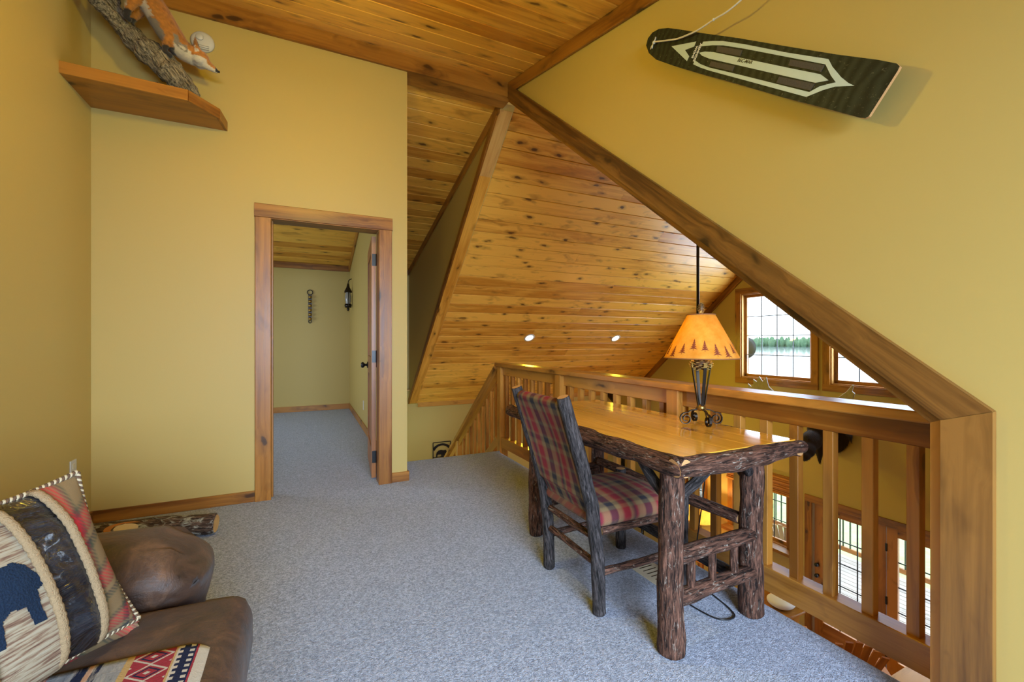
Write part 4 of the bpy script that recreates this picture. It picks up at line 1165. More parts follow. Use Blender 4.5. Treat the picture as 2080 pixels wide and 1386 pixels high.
t.bsdf(c, 0.55, sc_, 0.2, 0.003, spec=0.25)
SKIM = t.mat
out = [(1.328, 0.022), (1.334, 0.053), (1.313, 0.08), (1.269, 0.099), (1.198, 0.107), (1.118, 0.107), (0.939, 0.103), (0.714, 0.101), (0.457, 0.094), (0.242, 0.089), (0.089, 0.089), (0.028, 0.086), (0.014, 0.080), (0.012, 0.070), (0.011, -0.060), (0.018, -0.067), (0.036, -0.069), (0.184, -0.066), (0.36, -0.063), (0.6, -0.054), (0.828, -0.048), (1.044, -0.04), (1.199, -0.03), (1.279, -0.009)]
mb = MB().prism([sk(u, v) for u, v in out][::-1], ez*0.012, 0, 1)
mb.build('deck', [SKIM, ENDW], o, rot=M((ex, ey, ez)).transposed())
MINT = simple('faded_white_print', (0.50, 0.60, 0.54), 0.45, nscale=40, namt=0.12)
def print_poly(name, pts, mat=MINT, h=0.0124):
    MB().prism([sk(u, v, h) for u, v in pts][::-1], ez*0.0004).build(name, mat, o)
print_poly('printed_stripe', [(1.117, 0.036), (0.954, 0.069), (0.954, 0.049), (1.007, 0.03), (0.96, 0.009), (0.962, -0.011)])
top_o = [(0.908, 0.072), (0.851, 0.079), (0.786, 0.084), (0.659, 0.083), (0.444, 0.075), (0.257, 0.073), (0.228, 0.054), (0.176, 0.029), (0.141, 0.017), (0.114, 0.012)]
top_i = [(0.183, 0.012), (0.214, 0.028), (0.257, 0.057), (0.433, 0.062), (0.648, 0.068), (0.774, 0.069), (0.84, 0.064), (0.908, 0.054)]
print_poly('printed_stripe', top_o + top_i)
bot_o = [(0.114, 0.012), (0.177, 0.0), (0.214, -0.017), (0.261, -0.046), (0.356, -0.043), (0.571, -0.036), (0.793, -0.029), (0.854, -0.025), (0.912, -0.018)]
bot_i = [(0.911, -0.002), (0.864, -0.012), (0.801, -0.018), (0.582, -0.022), (0.368, -0.0275), (0.26, -0.03), (0.233, -0.008), (0.203, 0.005), (0.183, 0.012)]
print_poly('printed_stripe', bot_o + bot_i)
print_poly('printed_arrow', [(0.904, 0.029), (0.87, 0.037), (0.817, 0.04), (0.41, 0.030), (0.255, 0.027), (0.213, 0.014), (0.256, 0.0), (0.39, 0.003), (0.825, 0.014), (0.878, 0.02)])
GRIP = simple('worn_grip_pad', (0.085, 0.070, 0.048), 0.8, nscale=140, namt=0.4, bstr=0.5)
for q in ([(0.807, 0.064), (0.656, 0.062), (0.653, 0.041), (0.8, 0.043)], [(0.805, 0.006), (0.658, 0.005), (0.657, -0.015), (0.805, -0.013)], [(0.406, 0.056), (0.258, 0.054), (0.258, 0.034), (0.402, 0.037)], [(0.416, -0.002), (0.255, -0.003), (0.259, -0.025), (0.415, -0.023)]):
    MB().prism([sk(u, v, 0.012) for u, v in q][::-1], ez*0.002).build('grip_pad', GRIP, o)
PRW = simple('white_lettering', (0.72, 0.72, 0.68), 0.5, namt=0.05)
textmesh('lettering', 'SNOW', 0.019, PRW, sk(0.9415, 0.004, 0.0126), ey, -ex, o, width=0.050, bold=0.0006)
textmesh('lettering', 'SKIMMER', 0.019, PRW, sk(0.9215, -0.008, 0.0126), ey, -ex, o, width=0.074, bold=0.0006)
textmesh('lettering', 'BEC-MAR', 0.017, BLACKM, sk(0.657, 0.0215, 0.013), -ex, ey, o, width=0.080, shear=0.25, bold=0.0003)
rope = smooth([sk(1.258, 0.012, 0.018), sk(1.262, 0.034, 0.02), sk(1.245, 0.041, 0.024), sk(1.159, 0.053, 0.026), sk(1.077, 0.066, 0.028), sk(1.007, 0.086, 0.032), sk(0.944, 0.109, 0.036), sk(0.866, 0.151, 0.040), sk(0.808, 0.181, 0.040), sk(0.757, 0.228, 0.036), sk(0.72, 0.29, 0.03), sk(0.68, 0.38, 0.02)])
MB().tube(rope, 0.0038, 8).build('rope', ROPEM, o)
mb = MB(); mb.ell(sk(1.252, 0.038, 0.024), 0.0085, 10, 8); mb.ell(sk(0.868, 0.150, 0.04), 0.006, 10, 8)
mb.tube([sk(1.256, 0.034, 0.022), sk(1.262, 0.055, 0.016), sk(1.268, 0.062, 0.014)], 0.0035, 8); mb.tube([sk(1.256, 0.034, 0.022), sk(1.272, 0.018, 0.016), sk(1.275, 0.008, 0.014)], 0.0035, 8)
mb.build('rope_knot', ROPEM, o)
for u in (0.10, 1.2):
    MB().tube([sk(u, 0.02, 0.0), sk(u, 0.02, -0.055)], 0.008, 8).build('hanging_peg', ENDW, o)

# ------------------------------------------------------------ corner shelf
SZ = 2.645
o = empty('corner_shelf', (-0.9, 3.5, SZ)); tag(o, 'pine corner shelf with raised lip high on the yellow wall', 'shelf')
pl = [(-1.23, 3.645), (-1.23, 3.262), (-0.662, 3.300), (-0.532, 3.470), (-0.515, 3.645)]
mb = MB().prism([(x, y, SZ) for x, y in pl], (0, 0, 0.022)); mb.build('shelf_board', TRIMW, o)
for (a, b) in ((1, 2), (2, 3), (3, 4)):
    p = V((pl[a][0], pl[a][1], SZ+0.033)); q = V((pl[b][0], pl[b][1], SZ+0.033))
    d = (q-p).normalized(); n = V((d.y, -d.x, 0))
    board('lip', p+n*0.009-d*0.004, q+n*0.009+d*0.006, 0.068, 0.018, n, TRIMW, o, 0.002)
mb = MB().prism([(-1.23, 3.27, SZ+0.022), (-1.23, 3.64, SZ+0.022), (-1.23, 3.64, SZ+0.10), (-1.23, 3.33, SZ+0.10)], (0.018, 0, 0)); mb.build('back_cleat', TRIMW, o)

# ------------------------------------------------------------ driftwood and mounted fox
SH = SZ+0.022
mb = MB()
path = smooth([(-0.655, 3.40, SH+0.005), (-0.685, 3.405, 2.745), (-0.74, 3.41, 2.825), (-0.80, 3.42, 2.885), (-0.90, 3.43, 2.965), (-0.99, 3.44, 3.05), (-1.05, 3.45, 3.15), (-1.075, 3.45, 3.26), (-1.08, 3.44, 3.38)], 5)
mb.tube(path, [0.042+0.036*math.sin(math.pi*min(1, i/28))+0.006*math.sin(i*1.7) for i in range(len(path))], 14, 0, None, 0.3, 3)
mb.tube(smooth([(-1.00, 3.43, 3.05), (-1.06, 3.36, 3.10), (-1.12, 3.28, 3.15), (-1.16, 3.22, 3.22)], 5), [0.045-0.0012*i for i in range(16)], 10, 0, None, 0.3, 5)
mb.tube(smooth([(-0.96, 3.45, SH+0.035), (-0.88, 3.43, SH+0.050), (-0.79, 3.42, SH+0.045), (-0.68, 3.41, SH+0.035)], 5), [0.030+0.018*math.sin(math.pi*i/15) for i in range(16)], 12, 0, None, 0.3, 9)
mb.tube([(-0.635, 3.40, SH+0.003), (-0.648, 3.40, 2.72), (-0.67, 3.405, 2.79)], [0.032, 0.034, 0.028], 12, 0, None, 0.3, 2)
dw = voxel(mb, 'driftwood_branch', DRIFT, 0.008, 1); dw.location.z = SH + 0.004
rd = frame((-0.42, 0.05, 0.60), (0, -1, 0))
for v in dw.data.vertices: v.co = rd.transposed() @ v.co
dw.rotation_euler = rd.to_euler()
for v in dw.data.vertices:
    n = v.normal; p = v.co
    v.co = p + n*(0.008*NZ.noise(V((p.x*8, p.y*55, p.z*55)))+0.004*NZ.noise(p*70))
tag(dw, 'gnarled grey driftwood branch standing on the corner shelf under the fox', 'driftwood')

FY = 3.40
mb = MB()
bodyp = smooth([(-0.715, FY, 3.005), (-0.755, FY, 3.060), (-0.795, FY, 3.125), (-0.835, FY, 3.200), (-0.880, FY, 3.270), (-0.915, FY, 3.300)], 5)
mb.tube(bodyp, [0.050+0.020*math.sin(math.pi*(0.15+0.8*i/25)) for i in range(26)], 16)
mb.tube([(-0.725, FY, 3.015), (-0.680, FY, 2.985), (-0.635, FY, 2.965)], [0.064, 0.058, 0.052], 14)   # neck
mb.ell((-0.612, FY, 2.965), (0.054, 0.052, 0.050))
hd_d = V((0.099, 0, -0.058)).normalized()
mb.tube([(-0.60, FY, 2.955), (-0.562, FY, 2.930), (-0.532, FY, 2.914), (-0.514, FY, 2.906)], [0.041, 0.027, 0.0175, 0.011], 12)
for s in (-1, 1):
    mb.ell((-0.615, FY+s*0.034, 2.948), (0.034, 0.026, 0.030))        # cheek ruff
    mb.tube([(-0.618, FY+s*0.030, 2.995), (-0.626, FY+s*0.040, 3.035), (-0.630, FY+s*0.042, 3.078)], [0.030, 0.024, 0.003], 10, flat=0.6)
    mb.tube([(-0.750, FY+s*0.035, 3.045), (-0.775, FY+s*0.040, 3.000), (-0.785, FY+s*0.035, 2.965), (-0.800-0.012*s, FY+s*0.026, 2.938)], [0.034, 0.021, 0.016, 0.014], 10)
    mb.tube([(-0.790, FY+s*0.030, 2.945), (-0.760-0.012*s, FY+s*0.026, 2.925)], [0.015, 0.012], 10)
    mb.tube([(-0.900, FY+s*0.038, 3.255), (-0.935, FY+s*0.046, 3.195), (-0.960, FY+s*0.042, 3.140), (-0.975, FY+s*0.034, 3.095)], [0.048, 0.030, 0.018, 0.015], 10)
    mb.tube([(-0.975, FY+s*0.034, 3.100), (-0.948, FY+s*0.030, 3.080)], [0.015, 0.012], 10)
mb.tube(smooth([(-0.915, FY, 3.305), (-0.965, FY-0.02, 3.345), (-1.02, FY-0.05, 3.375), (-1.09, FY-0.09, 3.385)], 4), [0.026, 0.03, 0.036, 0.042, 0.046, 0.048, 0.048, 0.047, 0.045, 0.040, 0.032, 0.020, 0.006], 12)
for q in mb.v: q.z += 0.010; q.y -= 0.012
fox = voxel(mb, 'mounted_fox', [], 0.006, 4)
tag(fox, 'mounted red fox climbing down the driftwood toward the wall', 'fox')
def foxcol(p, n):
    x, y, z = p[0], p[1]+0.012, p[2]-0.010
    OR = V((0.58, 0.225, 0.030)); WH = V((0.66, 0.60, 0.50)); GR = V((0.26, 0.23, 0.19)); BK = V((0.018, 0.013, 0.012))
    nzv = NZ.noise(V((x*60, y*60, z*60)))
    c = OR*(0.85+0.35*nzv)
    # dark socks
    for (a, b, lim) in (((-0.80, 2.93), 0.05, 2.975),):
        if z < lim and x < -0.735: return BK
    if x < -0.94 and z < 3.135: return BK
    if x > -0.527: return BK if z > 2.900 else WH*0.8
    belly = -(n.x*0.62 - n.z*-0.78*-1)
    # underside of the trunk faces down and to the branch side
    under = n.dot(V((-0.80, 0, -0.60)))
    if x > -0.665:                                    # head
        if z > 3.012: return BK*2.0 if abs(n.y) < 0.5 and n.x > 0.2 else OR*0.5
        if n.z < -0.15 + 0.2*nzv or (abs(y-FY) > 0.03 and z < 2.952): return WH
        return c
    if x > -0.735 and z < 3.05:                       # throat: grey ruff, white below
        if n.z < -0.30+0.3*nzv: return WH
        if n.z < 0.1+0.3*nzv: return GR
        return c
    if under > 0.45+0.25*nzv and z > 3.0:
        return WH if z > 3.13 else GR
    if z > 3.34 and x < -1.06: return WH
    return c
mw = fox.location
col = fox.data.color_attributes.new('fur_colour', 'FLOAT_COLOR', 'POINT')
for i, v in enumerate(fox.data.vertices):
    c = foxcol(v.co + V(mw), v.normal); col.data[i].color = (c.x, c.y, c.z, 1)
t = NT('fox_fur'); a = t.n('ShaderNodeVertexColor'); a.layer_name = 'fur_colour'
nz = t.noise(t.coords(False), 260, 3, 0.7)
t.bsdf(t.mix(t.math('MULTIPLY', nz, 0.5), a.outputs[0], t.mix(1.0, a.outputs[0], (0.45, 0.40, 0.36), 'MULTIPLY')), 0.8, nz, 0.6, 0.004, sheen=0.3)
FUR = t.mat
fox.data.materials.clear(); fox.data.materials.append(FUR)
for p in fox.data.polygons: p.material_index = 0
# coat of short hairs lying back from the nose
rr = random.Random(2); me = fox.data; hv = []; hf = []; hc = []
for k in range(15000):
    p = me.polygons[rr.randrange(len(me.polygons))]
    c0 = p.center + V((rr.uniform(-.003, .003), rr.uniform(-.003, .003), rr.uniform(-.003, .003)))
    n = p.normal; wp = c0 + V(mw)
    flow = V((-0.75, 0, 0.65)); flow = flow - n*flow.dot(n)
    if flow.length < 1e-3: continue
    flow.normalize(); sd2 = n.cross(flow)
    L = 0.017 if wp.x < -0.67 else 0.009
    if wp.x > -0.56 or (wp.x < -0.735 and wp.z < 2.98): L = 0.004
    L *= rr.uniform(0.6, 1.2); d = (flow + n*rr.uniform(0.18, 0.5) + sd2*rr.uniform(-.25, .25)).normalized()
    i0 = len(hv); hv += [c0-sd2*0.0007, c0+sd2*0.0007, c0+d*L]; hf.append((i0, i0+1, i0+2))
    cc = foxcol(wp, n)*rr.uniform(0.75, 1.3); hc += [cc, cc, cc]
hm = bpy.data.meshes.new('fur'); hm.from_pydata(hv, [], hf); hm.materials.append(FUR)
ca = hm.color_attributes.new('fur_colour', 'FLOAT_COLOR', 'POINT')
for i, c in enumerate(hc): ca.data[i].color = (c.x, c.y, c.z, 1)
ho = bpy.data.objects.new('fur', hm); C.objects.link(ho); ho.parent = fox; ho['kind'] = 'stuff'
mb = MB()
mb.ell((-0.511, FY-0.012, 2.918), (0.008, 0.009, 0.007), 10, 8); mb.build('nose', BLACKM, fox)
for s in (-1, 1):
    MB().ell((-0.583, FY-0.012+s*0.030, 2.970), 0.006, 10, 8).build('eye', simple('amber_glass_eye', (0.10, 0.045, 0.01), 0.1), fox)

# ------------------------------------------------------------ small fittings
o = empty('smoke_detector', (-0.642, YB, 3.16)); tag(o, 'round white smoke detector on the yellow wall behind the fox', 'smoke detector')
def ylathe(mb, prof, c, n=28):
    k0 = len(mb.v); mb.lathe(prof, (0, 0, 0), n)
    for i in range(k0, len(mb.v)):
        p = mb.v[i]; mb.v[i] = V((c[0]+p.x, c[1]-p.z, c[2]+p.y))
    return mb
ylathe(MB(), [(0.001, 0.034), (0.045, 0.034), (0.062, 0.026), (0.070, 0.012), (0.070, 0.0), (0.001, 0.0)], (-0.642, YB, 3.228)).build('body', WHITEP, o)
ylathe(MB(), [(0.001, 0.041), (0.020, 0.041), (0.024, 0.034), (0.001, 0.033)], (-0.655, YB, 3.245), 20).build('test_button', WHITEP, o)
for k in range(3): board('vent_slot', (-0.66+0.0, YB-0.0345, 3.19-0.012*k), (-0.60, YB-0.0345, 3.19-0.012*k), 0.004, 0.002, (0, -1, 0), BLACKM if k == 9 else simple('grey_slot%d' % k, (0.35, 0.34, 0.32), 0.6), o, 0.0003)
def outlet(label, c, n):
    n = V(n); s = V((0, 0, 1)).cross(n)
    o = empty('wall_outlet', c); tag(o, label, 'outlet')
    c = V(c)
    board('plate', c+V((0, 0, -0.058))+n*0.003, c+V((0, 0, 0.058))+n*0.003, 0.072, 0.006, n, WHITEP, o, 0.0015)
    for z in (-0.022, 0.022):
        board('socket', c+V((0, 0, z-0.014))+n*0.0068, c+V((0, 0, z+0.014))+n*0.0068, 0.030, 0.002, n, IVORY, o, 0.0005)
outlet('white electrical outlet on the plain wall behind the sofa pillow', (XL, 3.40, 0.405), (1, 0, 0))
outlet('white electrical outlet on the bedroom side wall past the open door', (0.69, 5.98, 0.32), (-1, 0, 0))

# decorative log on the carpet
o = empty('floor_log', (-0.8, 3.16, 0)); tag(o, 'lichen-spotted decorative log lying on the carpet along the baseboard', 'log')
LICH = bark('lichen_log_bark', (0.075, 0.048, 0.036), (0.016, 0.010, 0.010), (0.46, 0.48, 0.44), 0.53, (14.0, 26.0, 26.0))
log('log_body', [(-1.10, 3.235, 0.062), (-0.80, 3.185, 0.063), (-0.485, 3.135, 0.060)], [0.062, 0.064, 0.058], LICH, o, 20, 0.12, 14, 0.002, 4.0, PALEW)
dl = V((0.615, -0.10, 0)).normalized(); nn = V((-0.12, -0.80, 0.62)).normalized(); nn = (nn-dl*nn.dot(dl)).normalized(); ss = nn.cross(dl)
cc = V((-0.905, 3.203, 0.063))
def scar(r0, r1, h, a, b):
    pts = []
    for k in range(24):
        th = 2*math.pi*k/24; u = a*math.cos(th); v = b*math.sin(th)
        bow = math.sqrt(max(0.0, 0.066**2 - v*v)) - 0.066
        pts.append(cc + dl*u + ss*v + nn*(0.066+bow+h))
    return pts
SCARO = simple('orange_inner_bark', (0.50, 0.19, 0.045), 0.6, nscale=60, namt=0.25)
MB().prism(scar(0, 0, -0.004, 0.105, 0.040), nn*0.005).build('bark_scar', SCARO, o)
MB().prism(scar(0, 0, -0.001, 0.058, 0.026), nn*0.005).build('carved_face', simple('pale_carved_wood', (0.66, 0.54, 0.36), 0.55, namt=0.08), o)

# things hung in the bedroom
o = empty('bell_strap', (0.07, YE, 1.47)); tag(o, 'dark leather strap of sleigh bells hanging on the far bedroom wall', 'wall hanging')
LEATH = simple('dark_leather', (0.030, 0.018, 0.012), 0.4)
board('strap', (0.07, YE-0.01, 1.50), (0.07, YE-0.01, 1.93), 0.055, 0.012, (0, -1, 0), LEATH, o)
mb = MB(); mb.tube([(0.07+0.04*math.cos(R(20*k)), YE-0.012, 1.965+0.04*math.sin(R(20*k))) for k in range(19)], 0.007, 8, cap=False); mb.build('ring', IRON, o)
for k in range(6):
    mb = MB(); mb.ell((0.07, YE-0.035, 1.885-0.072*k), (0.028, 0.026, 0.028), 14, 10); mb.tube([(0.044, YE-0.035, 1.885-0.072*k), (0.096, YE-0.035, 1.885-0.072*k)], 0.004, 6)
    mb.build('bell', BRASSD, o)
mb = MB(); mb.tube([(0.07+0.022*math.cos(R(20*k)), YE-0.012, 1.48+0.022*math.sin(R(20*k))) for k in range(19)], 0.006, 8, cap=False); mb.build('ring', IRON, o)
o = empty('hanging_lantern', (0.64, 7.5, 1.66)); tag(o, 'dark metal lantern sconce hanging on the bedroom side wall', 'lantern')
cx, cy = 0.625, 7.5
MB().lathe([(0.001, 1.70), (0.045, 1.70), (0.055, 1.73), (0.05, 1.76), (0.001, 1.76)], (cx, cy, 0), 16).build('base', IRON, o)
MB().lathe([(0.036, 1.76), (0.048, 1.82), (0.050, 1.88), (0.036, 1.945)], (cx, cy, 0), 16).build('chimney_glass', simple('smoky_glass', (0.30, 0.28, 0.25), 0.1), o)
MB().lathe([(0.06, 1.945), (0.055, 1.97), (0.025, 2.03), (0.012, 2.09), (0.001, 2.10)], (cx, cy, 0), 16).build('cap', IRON, o)
for s in (-1, 1): MB().tube(smooth([(cx, cy+s*0.058, 1.74), (cx, cy+s*0.065, 1.84), (cx, cy+s*0.055, 1.96)], 5), 0.006, 8).build('guard_wire', IRON, o)
MB().tube(smooth([(cx, cy, 2.09), (cx+0.01, cy, 2.14), (0.68, cy, 2.17)], 5), 0.007, 8).build('hook', IRON, o)
MB().ell((cx, cy, 1.675), (0.02, 0.02, 0.03), 10, 8).build('drop', IRON, o)

# metal bear plaque at the foot of the stairs
o = empty('bear_plaque', (2.31, YE, -1.05)); tag(o, 'black cut-metal bear plaque on the cream wall below the stairs', 'plaque')
bx0, bx1, bz0, bz1 = 2.145, 2.48, -1.05, -0.735
for p, q in (((bx0, bz0), (bx1, bz0)), ((bx0, bz1), (bx1, bz1)), ((bx0, bz0), (bx0, bz1)), ((bx1, bz0), (bx1, bz1))):
    board('frame_bar', (p[0], YE-0.012, p[1]), (q[0], YE-0.012, q[1]), 0.014, 0.008, (0, -1, 0), BLACKM, o, 0.001)
bear = [(2.205, -1.005), (2.225, -1.005), (2.228, -0.975), (2.24, -0.965), (2.30, -0.968), (2.305, -1.005), (2.33, -1.005), (2.332, -0.97), (2.345, -0.985), (2.348, -1.005), (2.37, -1.005), (2.372, -0.955), (2.405, -0.955), (2.425, -0.945), (2.42, -0.93), (2.395, -0.905), (2.385, -0.885), (2.37, -0.895), (2.335, -0.895), (2.30, -0.88), (2.25, -0.89), (2.215, -0.92), (2.205, -0.955)]
MB().prism([(x, YE-0.016, z) for x, z in bear][::-1], (0, 0.008, 0)).build('bear_silhouette', BLACKM, o)
arc = [(2.3125+0.155*math.cos(R(a)), -0.955+0.155*math.sin(R(a))) for a in range(25, 156, 10)]
arc2 = [(2.3125+0.205*math.cos(R(a)), -0.955+0.195*math.sin(R(a))) for a in range(155, 24, -10)]
mb = MB().prism([(min(max(x, bx0), bx1), YE-0.014, min(z, bz1)) for x, z in arc+arc2], (0, 0.006, 0)); mb.build('arched_band', BLACKM, o)
board('ground_bar', (bx0, YE-0.012, -1.012), (bx1, YE-0.012, -1.012), 0.014, 0.006, (0, -1, 0), BLACKM, o, 0.001)

# ------------------------------------------------------------ recessed ceiling lights
def downlight(label, x, y, z, nrm, power, spread=150, aim=None):
    n = V(nrm).normalized(); c = V((x, y, z))
    o = empty('recessed_light', c); tag(o, label, 'ceiling light')
    q = V((0, 0, 1)).rotation_difference(n)
    mb = MB(); mb.lathe([(0.070, 0.004), (0.078, 0.007), (0.094, 0.004), (0.096, -0.002), (0.068, -0.002)], (0, 0, 0), 30)
    mb.v = [c + q @ p for p in mb.v]; mb.build('trim_ring', WHITEP, o)
    mb = MB(); mb.lathe([(0.0005, 0.002), (0.069, 0.002), (0.069, -0.004)], (0, 0, 0), 30)
    mb.v = [c + q @ p for p in mb.v]; mb.build('lens', LENS, o)
    d = bpy.data.lights.new('downlight_beam', 'AREA'); d.shape = 'DISK'; d.size = 0.13; d.energy = power; d.color = WARM; d.spread = R(spread)
    l = bpy.data.objects.new('downlight_beam', d); C.objects.link(l)
    l.location = c + n*0.012; l.rotation_euler = (V(aim) if aim else n).to_track_quat('-Z', 'Y').to_euler()
sl_n = (0, -0.8333, -1)
downlight('lit recessed light in the steep ceiling above the railing corner', 3.413, 6.505, far_z(6.505), sl_n, 20)
downlight('lit recessed light in the steep ceiling beside the amber lamp shade', 5.231, 6.51, far_z(6.51), sl_n, 20)
ln = (0, 0.245, -1)
o = empty('ceiling_globe_light', (0.05, 1.95, 2.66)); tag(o, 'clear glass globe light hanging from the loft ceiling between sofa and desk', 'ceiling light')
MB().lathe([(0.001, loft_z(1.95)+0.004), (0.065, loft_z(1.95)+0.004), (0.065, loft_z(1.95)-0.03), (0.02, loft_z(1.95)-0.05), (0.001, loft_z(1.95)-0.05)], (0.05, 1.95, 0), 24).build('canopy', IRON, o)
MB().tube([(0.05, 1.95, 2.84), (0.05, 1.95, loft_z(1.95)-0.04)], 0.008, 10).build('stem', IRON, o)
MB().ell((0.05, 1.95, 2.76), 0.085, 24, 16).build('globe', GLASS, o)
MB().ell((0.05, 1.95, 2.765), (0.028, 0.028, 0.038), 14, 10).build('bulb', BULB, o)
point('globe_light_offscreen', (0.05, 1.95, 2.76), 58, WARM, 0.05)

# ------------------------------------------------------------ sofa
o = empty('suede_sofa', (-0.65, 0.80, 0)); tag(o, 'brown suede sofa with pillow arms and woven tapestry seat', 'sofa')
def wr(p, amp, f):
    return amp*NZ.noise(V((p.x*f, p.y*f, p.z*f)))
def armfn(y_mid):
    def g(p):
        q = p.copy()
        fx = (p.x+0.72)/0.45
        # puffed top roll, pinched under the roll, gathers at the front
        if p.z > 0.42: q.y = y_mid + (p.y-y_mid)*(1.0+0.10*math.sin((p.z-0.42)*16))
        if 0.30 < p.z < 0.44: q.y = y_mid + (p.y-y_mid)*(1-0.10*math.sin((p.z-0.30)/0.14*math.pi))
        if p.x > -0.52: q.x = p.x + 0.018*math.sin(p.z*14)
        q.z = p.z - 0.035*max(0, (p.x+0.55))*2 - (0.02 if p.x > -0.36 and p.z > 0.5 else 0)
        g1 = NZ.noise(V((p.x*5, p.y*9+2, p.z*24)))*0.006*max(0, min(1, (p.x+0.60)*6))
        return q + V((g1, -g1, g1)) + V((wr(p, .004, 7), wr(p+V((3, 0, 0)), .004, 7), wr(p+V((0, 5, 0)), .005, 6)))
    return g
mb = MB(); mb.soft(-1.10, -0.20, -0.10, 1.74, 0.06, 0.32, 0.04, 10); mb.build('base', SUEDE, o, weld=True)
for y0, y1 in ((1.455, 1.755), (-0.145, 0.145)):
    mb = MB(); mb.soft(-1.12, -0.262, y0, y1, 0.10, 0.610, (0.13, 0.135, 0.15), 26, fn=armfn((y0+y1)/2)); mb.build('arm', SUEDE, o, weld=True)
def seatf(p):
    dm = 0.018*max(0, 1-((p.x+0.5)/0.45)**2)*max(0, 1-((p.y-0.8)/0.75)**2)
    return p + V((0, 0, dm if p.z > 0.4 else 0)) + V((wr(p, .004, 6), wr(p+V((3, 0, 0)), .004, 6), wr(p+V((0, 5, 0)), .004, 6)))
mb = MB(); mb.soft(-0.80, -0.128, 0.155, 1.445, 0.27, 0.470, (0.055, 0.07, 0.075), 26, fn=seatf); sc = mb.build('seat_cushion', SUEDE, o, weld=True)
mb = MB(); mb.soft(-1.13, -0.72, 0.15, 1.45, 0.30, 0.86, (0.14, 0.10, 0.16), 20, fn=lambda p: p+V((wr(p, .012, 5), wr(p+V((3, 0, 0)), .008, 5), wr(p, .008, 5)))); mb.build('back_cushion', SUEDE, o, weld=True)
for x in (-1.02, -0.28):
    for y in (-0.02, 1.66):
        MB().lathe([(0.025, 0), (0.035, 0.06), (0.035, 0.08), (0.001, 0.08)], (x, y, 0), 14).build('foot', DARKW, o)

# tapestry panel let into the seat
t = NT('kilim_tapestry'); tc = t.coords(False)
sx = t.n('ShaderNodeSeparateXYZ'); t.l(tc, sx.inputs[0])
fz = t.noise(tc, 260, 3, 0.7); fz2 = t.noise(t.vmath('MULTIPLY', tc, (90, 18, 1)), 1.0, 4, 0.7, 0.5)
u = t.math('ADD', t.math('ADD', sx.outputs[0], 0.245), t.math('MULTIPLY', t.math('SUBTRACT', fz, .5), 0.003))   # 0 inner, 0.49 front edge
v = sx.outputs[1]
CR = (0.47, 0.44, 0.38); GY = (0.25, 0.26, 0.27); NV = (0.016, 0.022, 0.055); RD = (0.28, 0.035, 0.050); GD = (0.44, 0.30, 0.13); PK = (0.45, 0.26, 0.17)
uu = t.math('DIVIDE', u, 0.49)
bands = t.ramp(uu, [(0.0, GY), (0.10, RD), (0.14, GY), (0.30, GY), (0.34, RD), (0.35, PK), (0.41, PK), (0.42, RD), (0.425, GY), (0.50, GY), (0.51, NV), (0.55, PK), (0.57, NV), (0.59, GY), (0.67, GY), (0.672, GD), (0.70, GD), (0.702, RD), (0.845, RD), (0.847, GD), (0.855, CR), (0.86, NV), (0.92, NV), (0.922, RD), (0.93, RD), (0.932, CR), (1.0, CR)], 'CONSTANT')
bands = t.mix(t.math('MULTIPLY', t.math('SUBTRACT', fz2, 0.5, clamp=True), t.math('MULTIPLY', t.math('LESS_THAN', uu, 0.67), 3.5), clamp=True), bands, CR)
bands = t.mix(t.math('MULTIPLY', t.math('SUBTRACT', 0.45, fz2, clamp=True), t.math('MULTIPLY', t.math('LESS_THAN', uu, 0.67), 4.0), clamp=True), bands, NV)
inred = t.math('MULTIPLY', t.math('GREATER_THAN', uu, 0.702), t.math('LESS_THAN', uu, 0.845))
du = t.math('ABSOLUTE', t.math('DIVIDE', t.math('SUBTRACT', uu, 0.7735), 0.143))
dvv = t.math('ABSOLUTE', t.math('SUBTRACT', t.math('FRACT', t.math('ADD', t.math('DIVIDE', v, 0.052), 10.0)), 0.5))
dd = t.math('ADD', du, dvv)
dia = t.ramp(dd, [(0.0, CR), (0.10, RD), (0.26, NV), (0.34, RD), (0.43, CR), (0.53, RD), (0.93, CR)], 'CONSTANT')
c = t.mix(inred, bands, dia)
innv = t.math('MULTIPLY', t.math('GREATER_THAN', uu, 0.86), t.math('LESS_THAN', uu, 0.92))
chk = t.math('GREATER_THAN', t.math('FRACT', t.math('ADD', t.math('DIVIDE', v, 0.017), 10.0)), 0.5)
edge = t.math('GREATER_THAN', t.math('ABSOLUTE', t.math('SUBTRACT', uu, 0.89)), 0.012)
c = t.mix(t.math('MULTIPLY', t.math('MULTIPLY', innv, chk), edge), c, CR)
c = t.mix(t.math('MULTIPLY', fz, 0.3), c, t.mix(1.0, c, (0.6, 0.58, 0.55), 'MULTIPLY'))
t.bsdf(c, 0.95, fz, 0.5, 0.003, spec=0.1)
KIL = t.mat
mb = MB()
def pan(u, v):
    x = -0.67+0.49*u; y = 0.25+0.95*v
    cx_ = min(1.0, (1-u)/0.10); y = y - (0.03*(1-cx_)**2 if v > 0.5 else 0)
    z = 0.4715 + 0.018*max(0, 1-((x+0.5)/0.45)**2)*max(0, 1-((y-0.8)/0.75)**2) - 0.010*max(0, (x+0.25)/0.07)**2
    e = min(u, 1-u, v, 1-v); z += 0.004 if e > 0.01 else -0.012
    return V((x, y, z))
mb.grid(pan, 40, 60); pn = mb.build('tapestry_panel', KIL, sc)
pn['label'] = 'woven kilim panel of red diamonds and grey stripes'

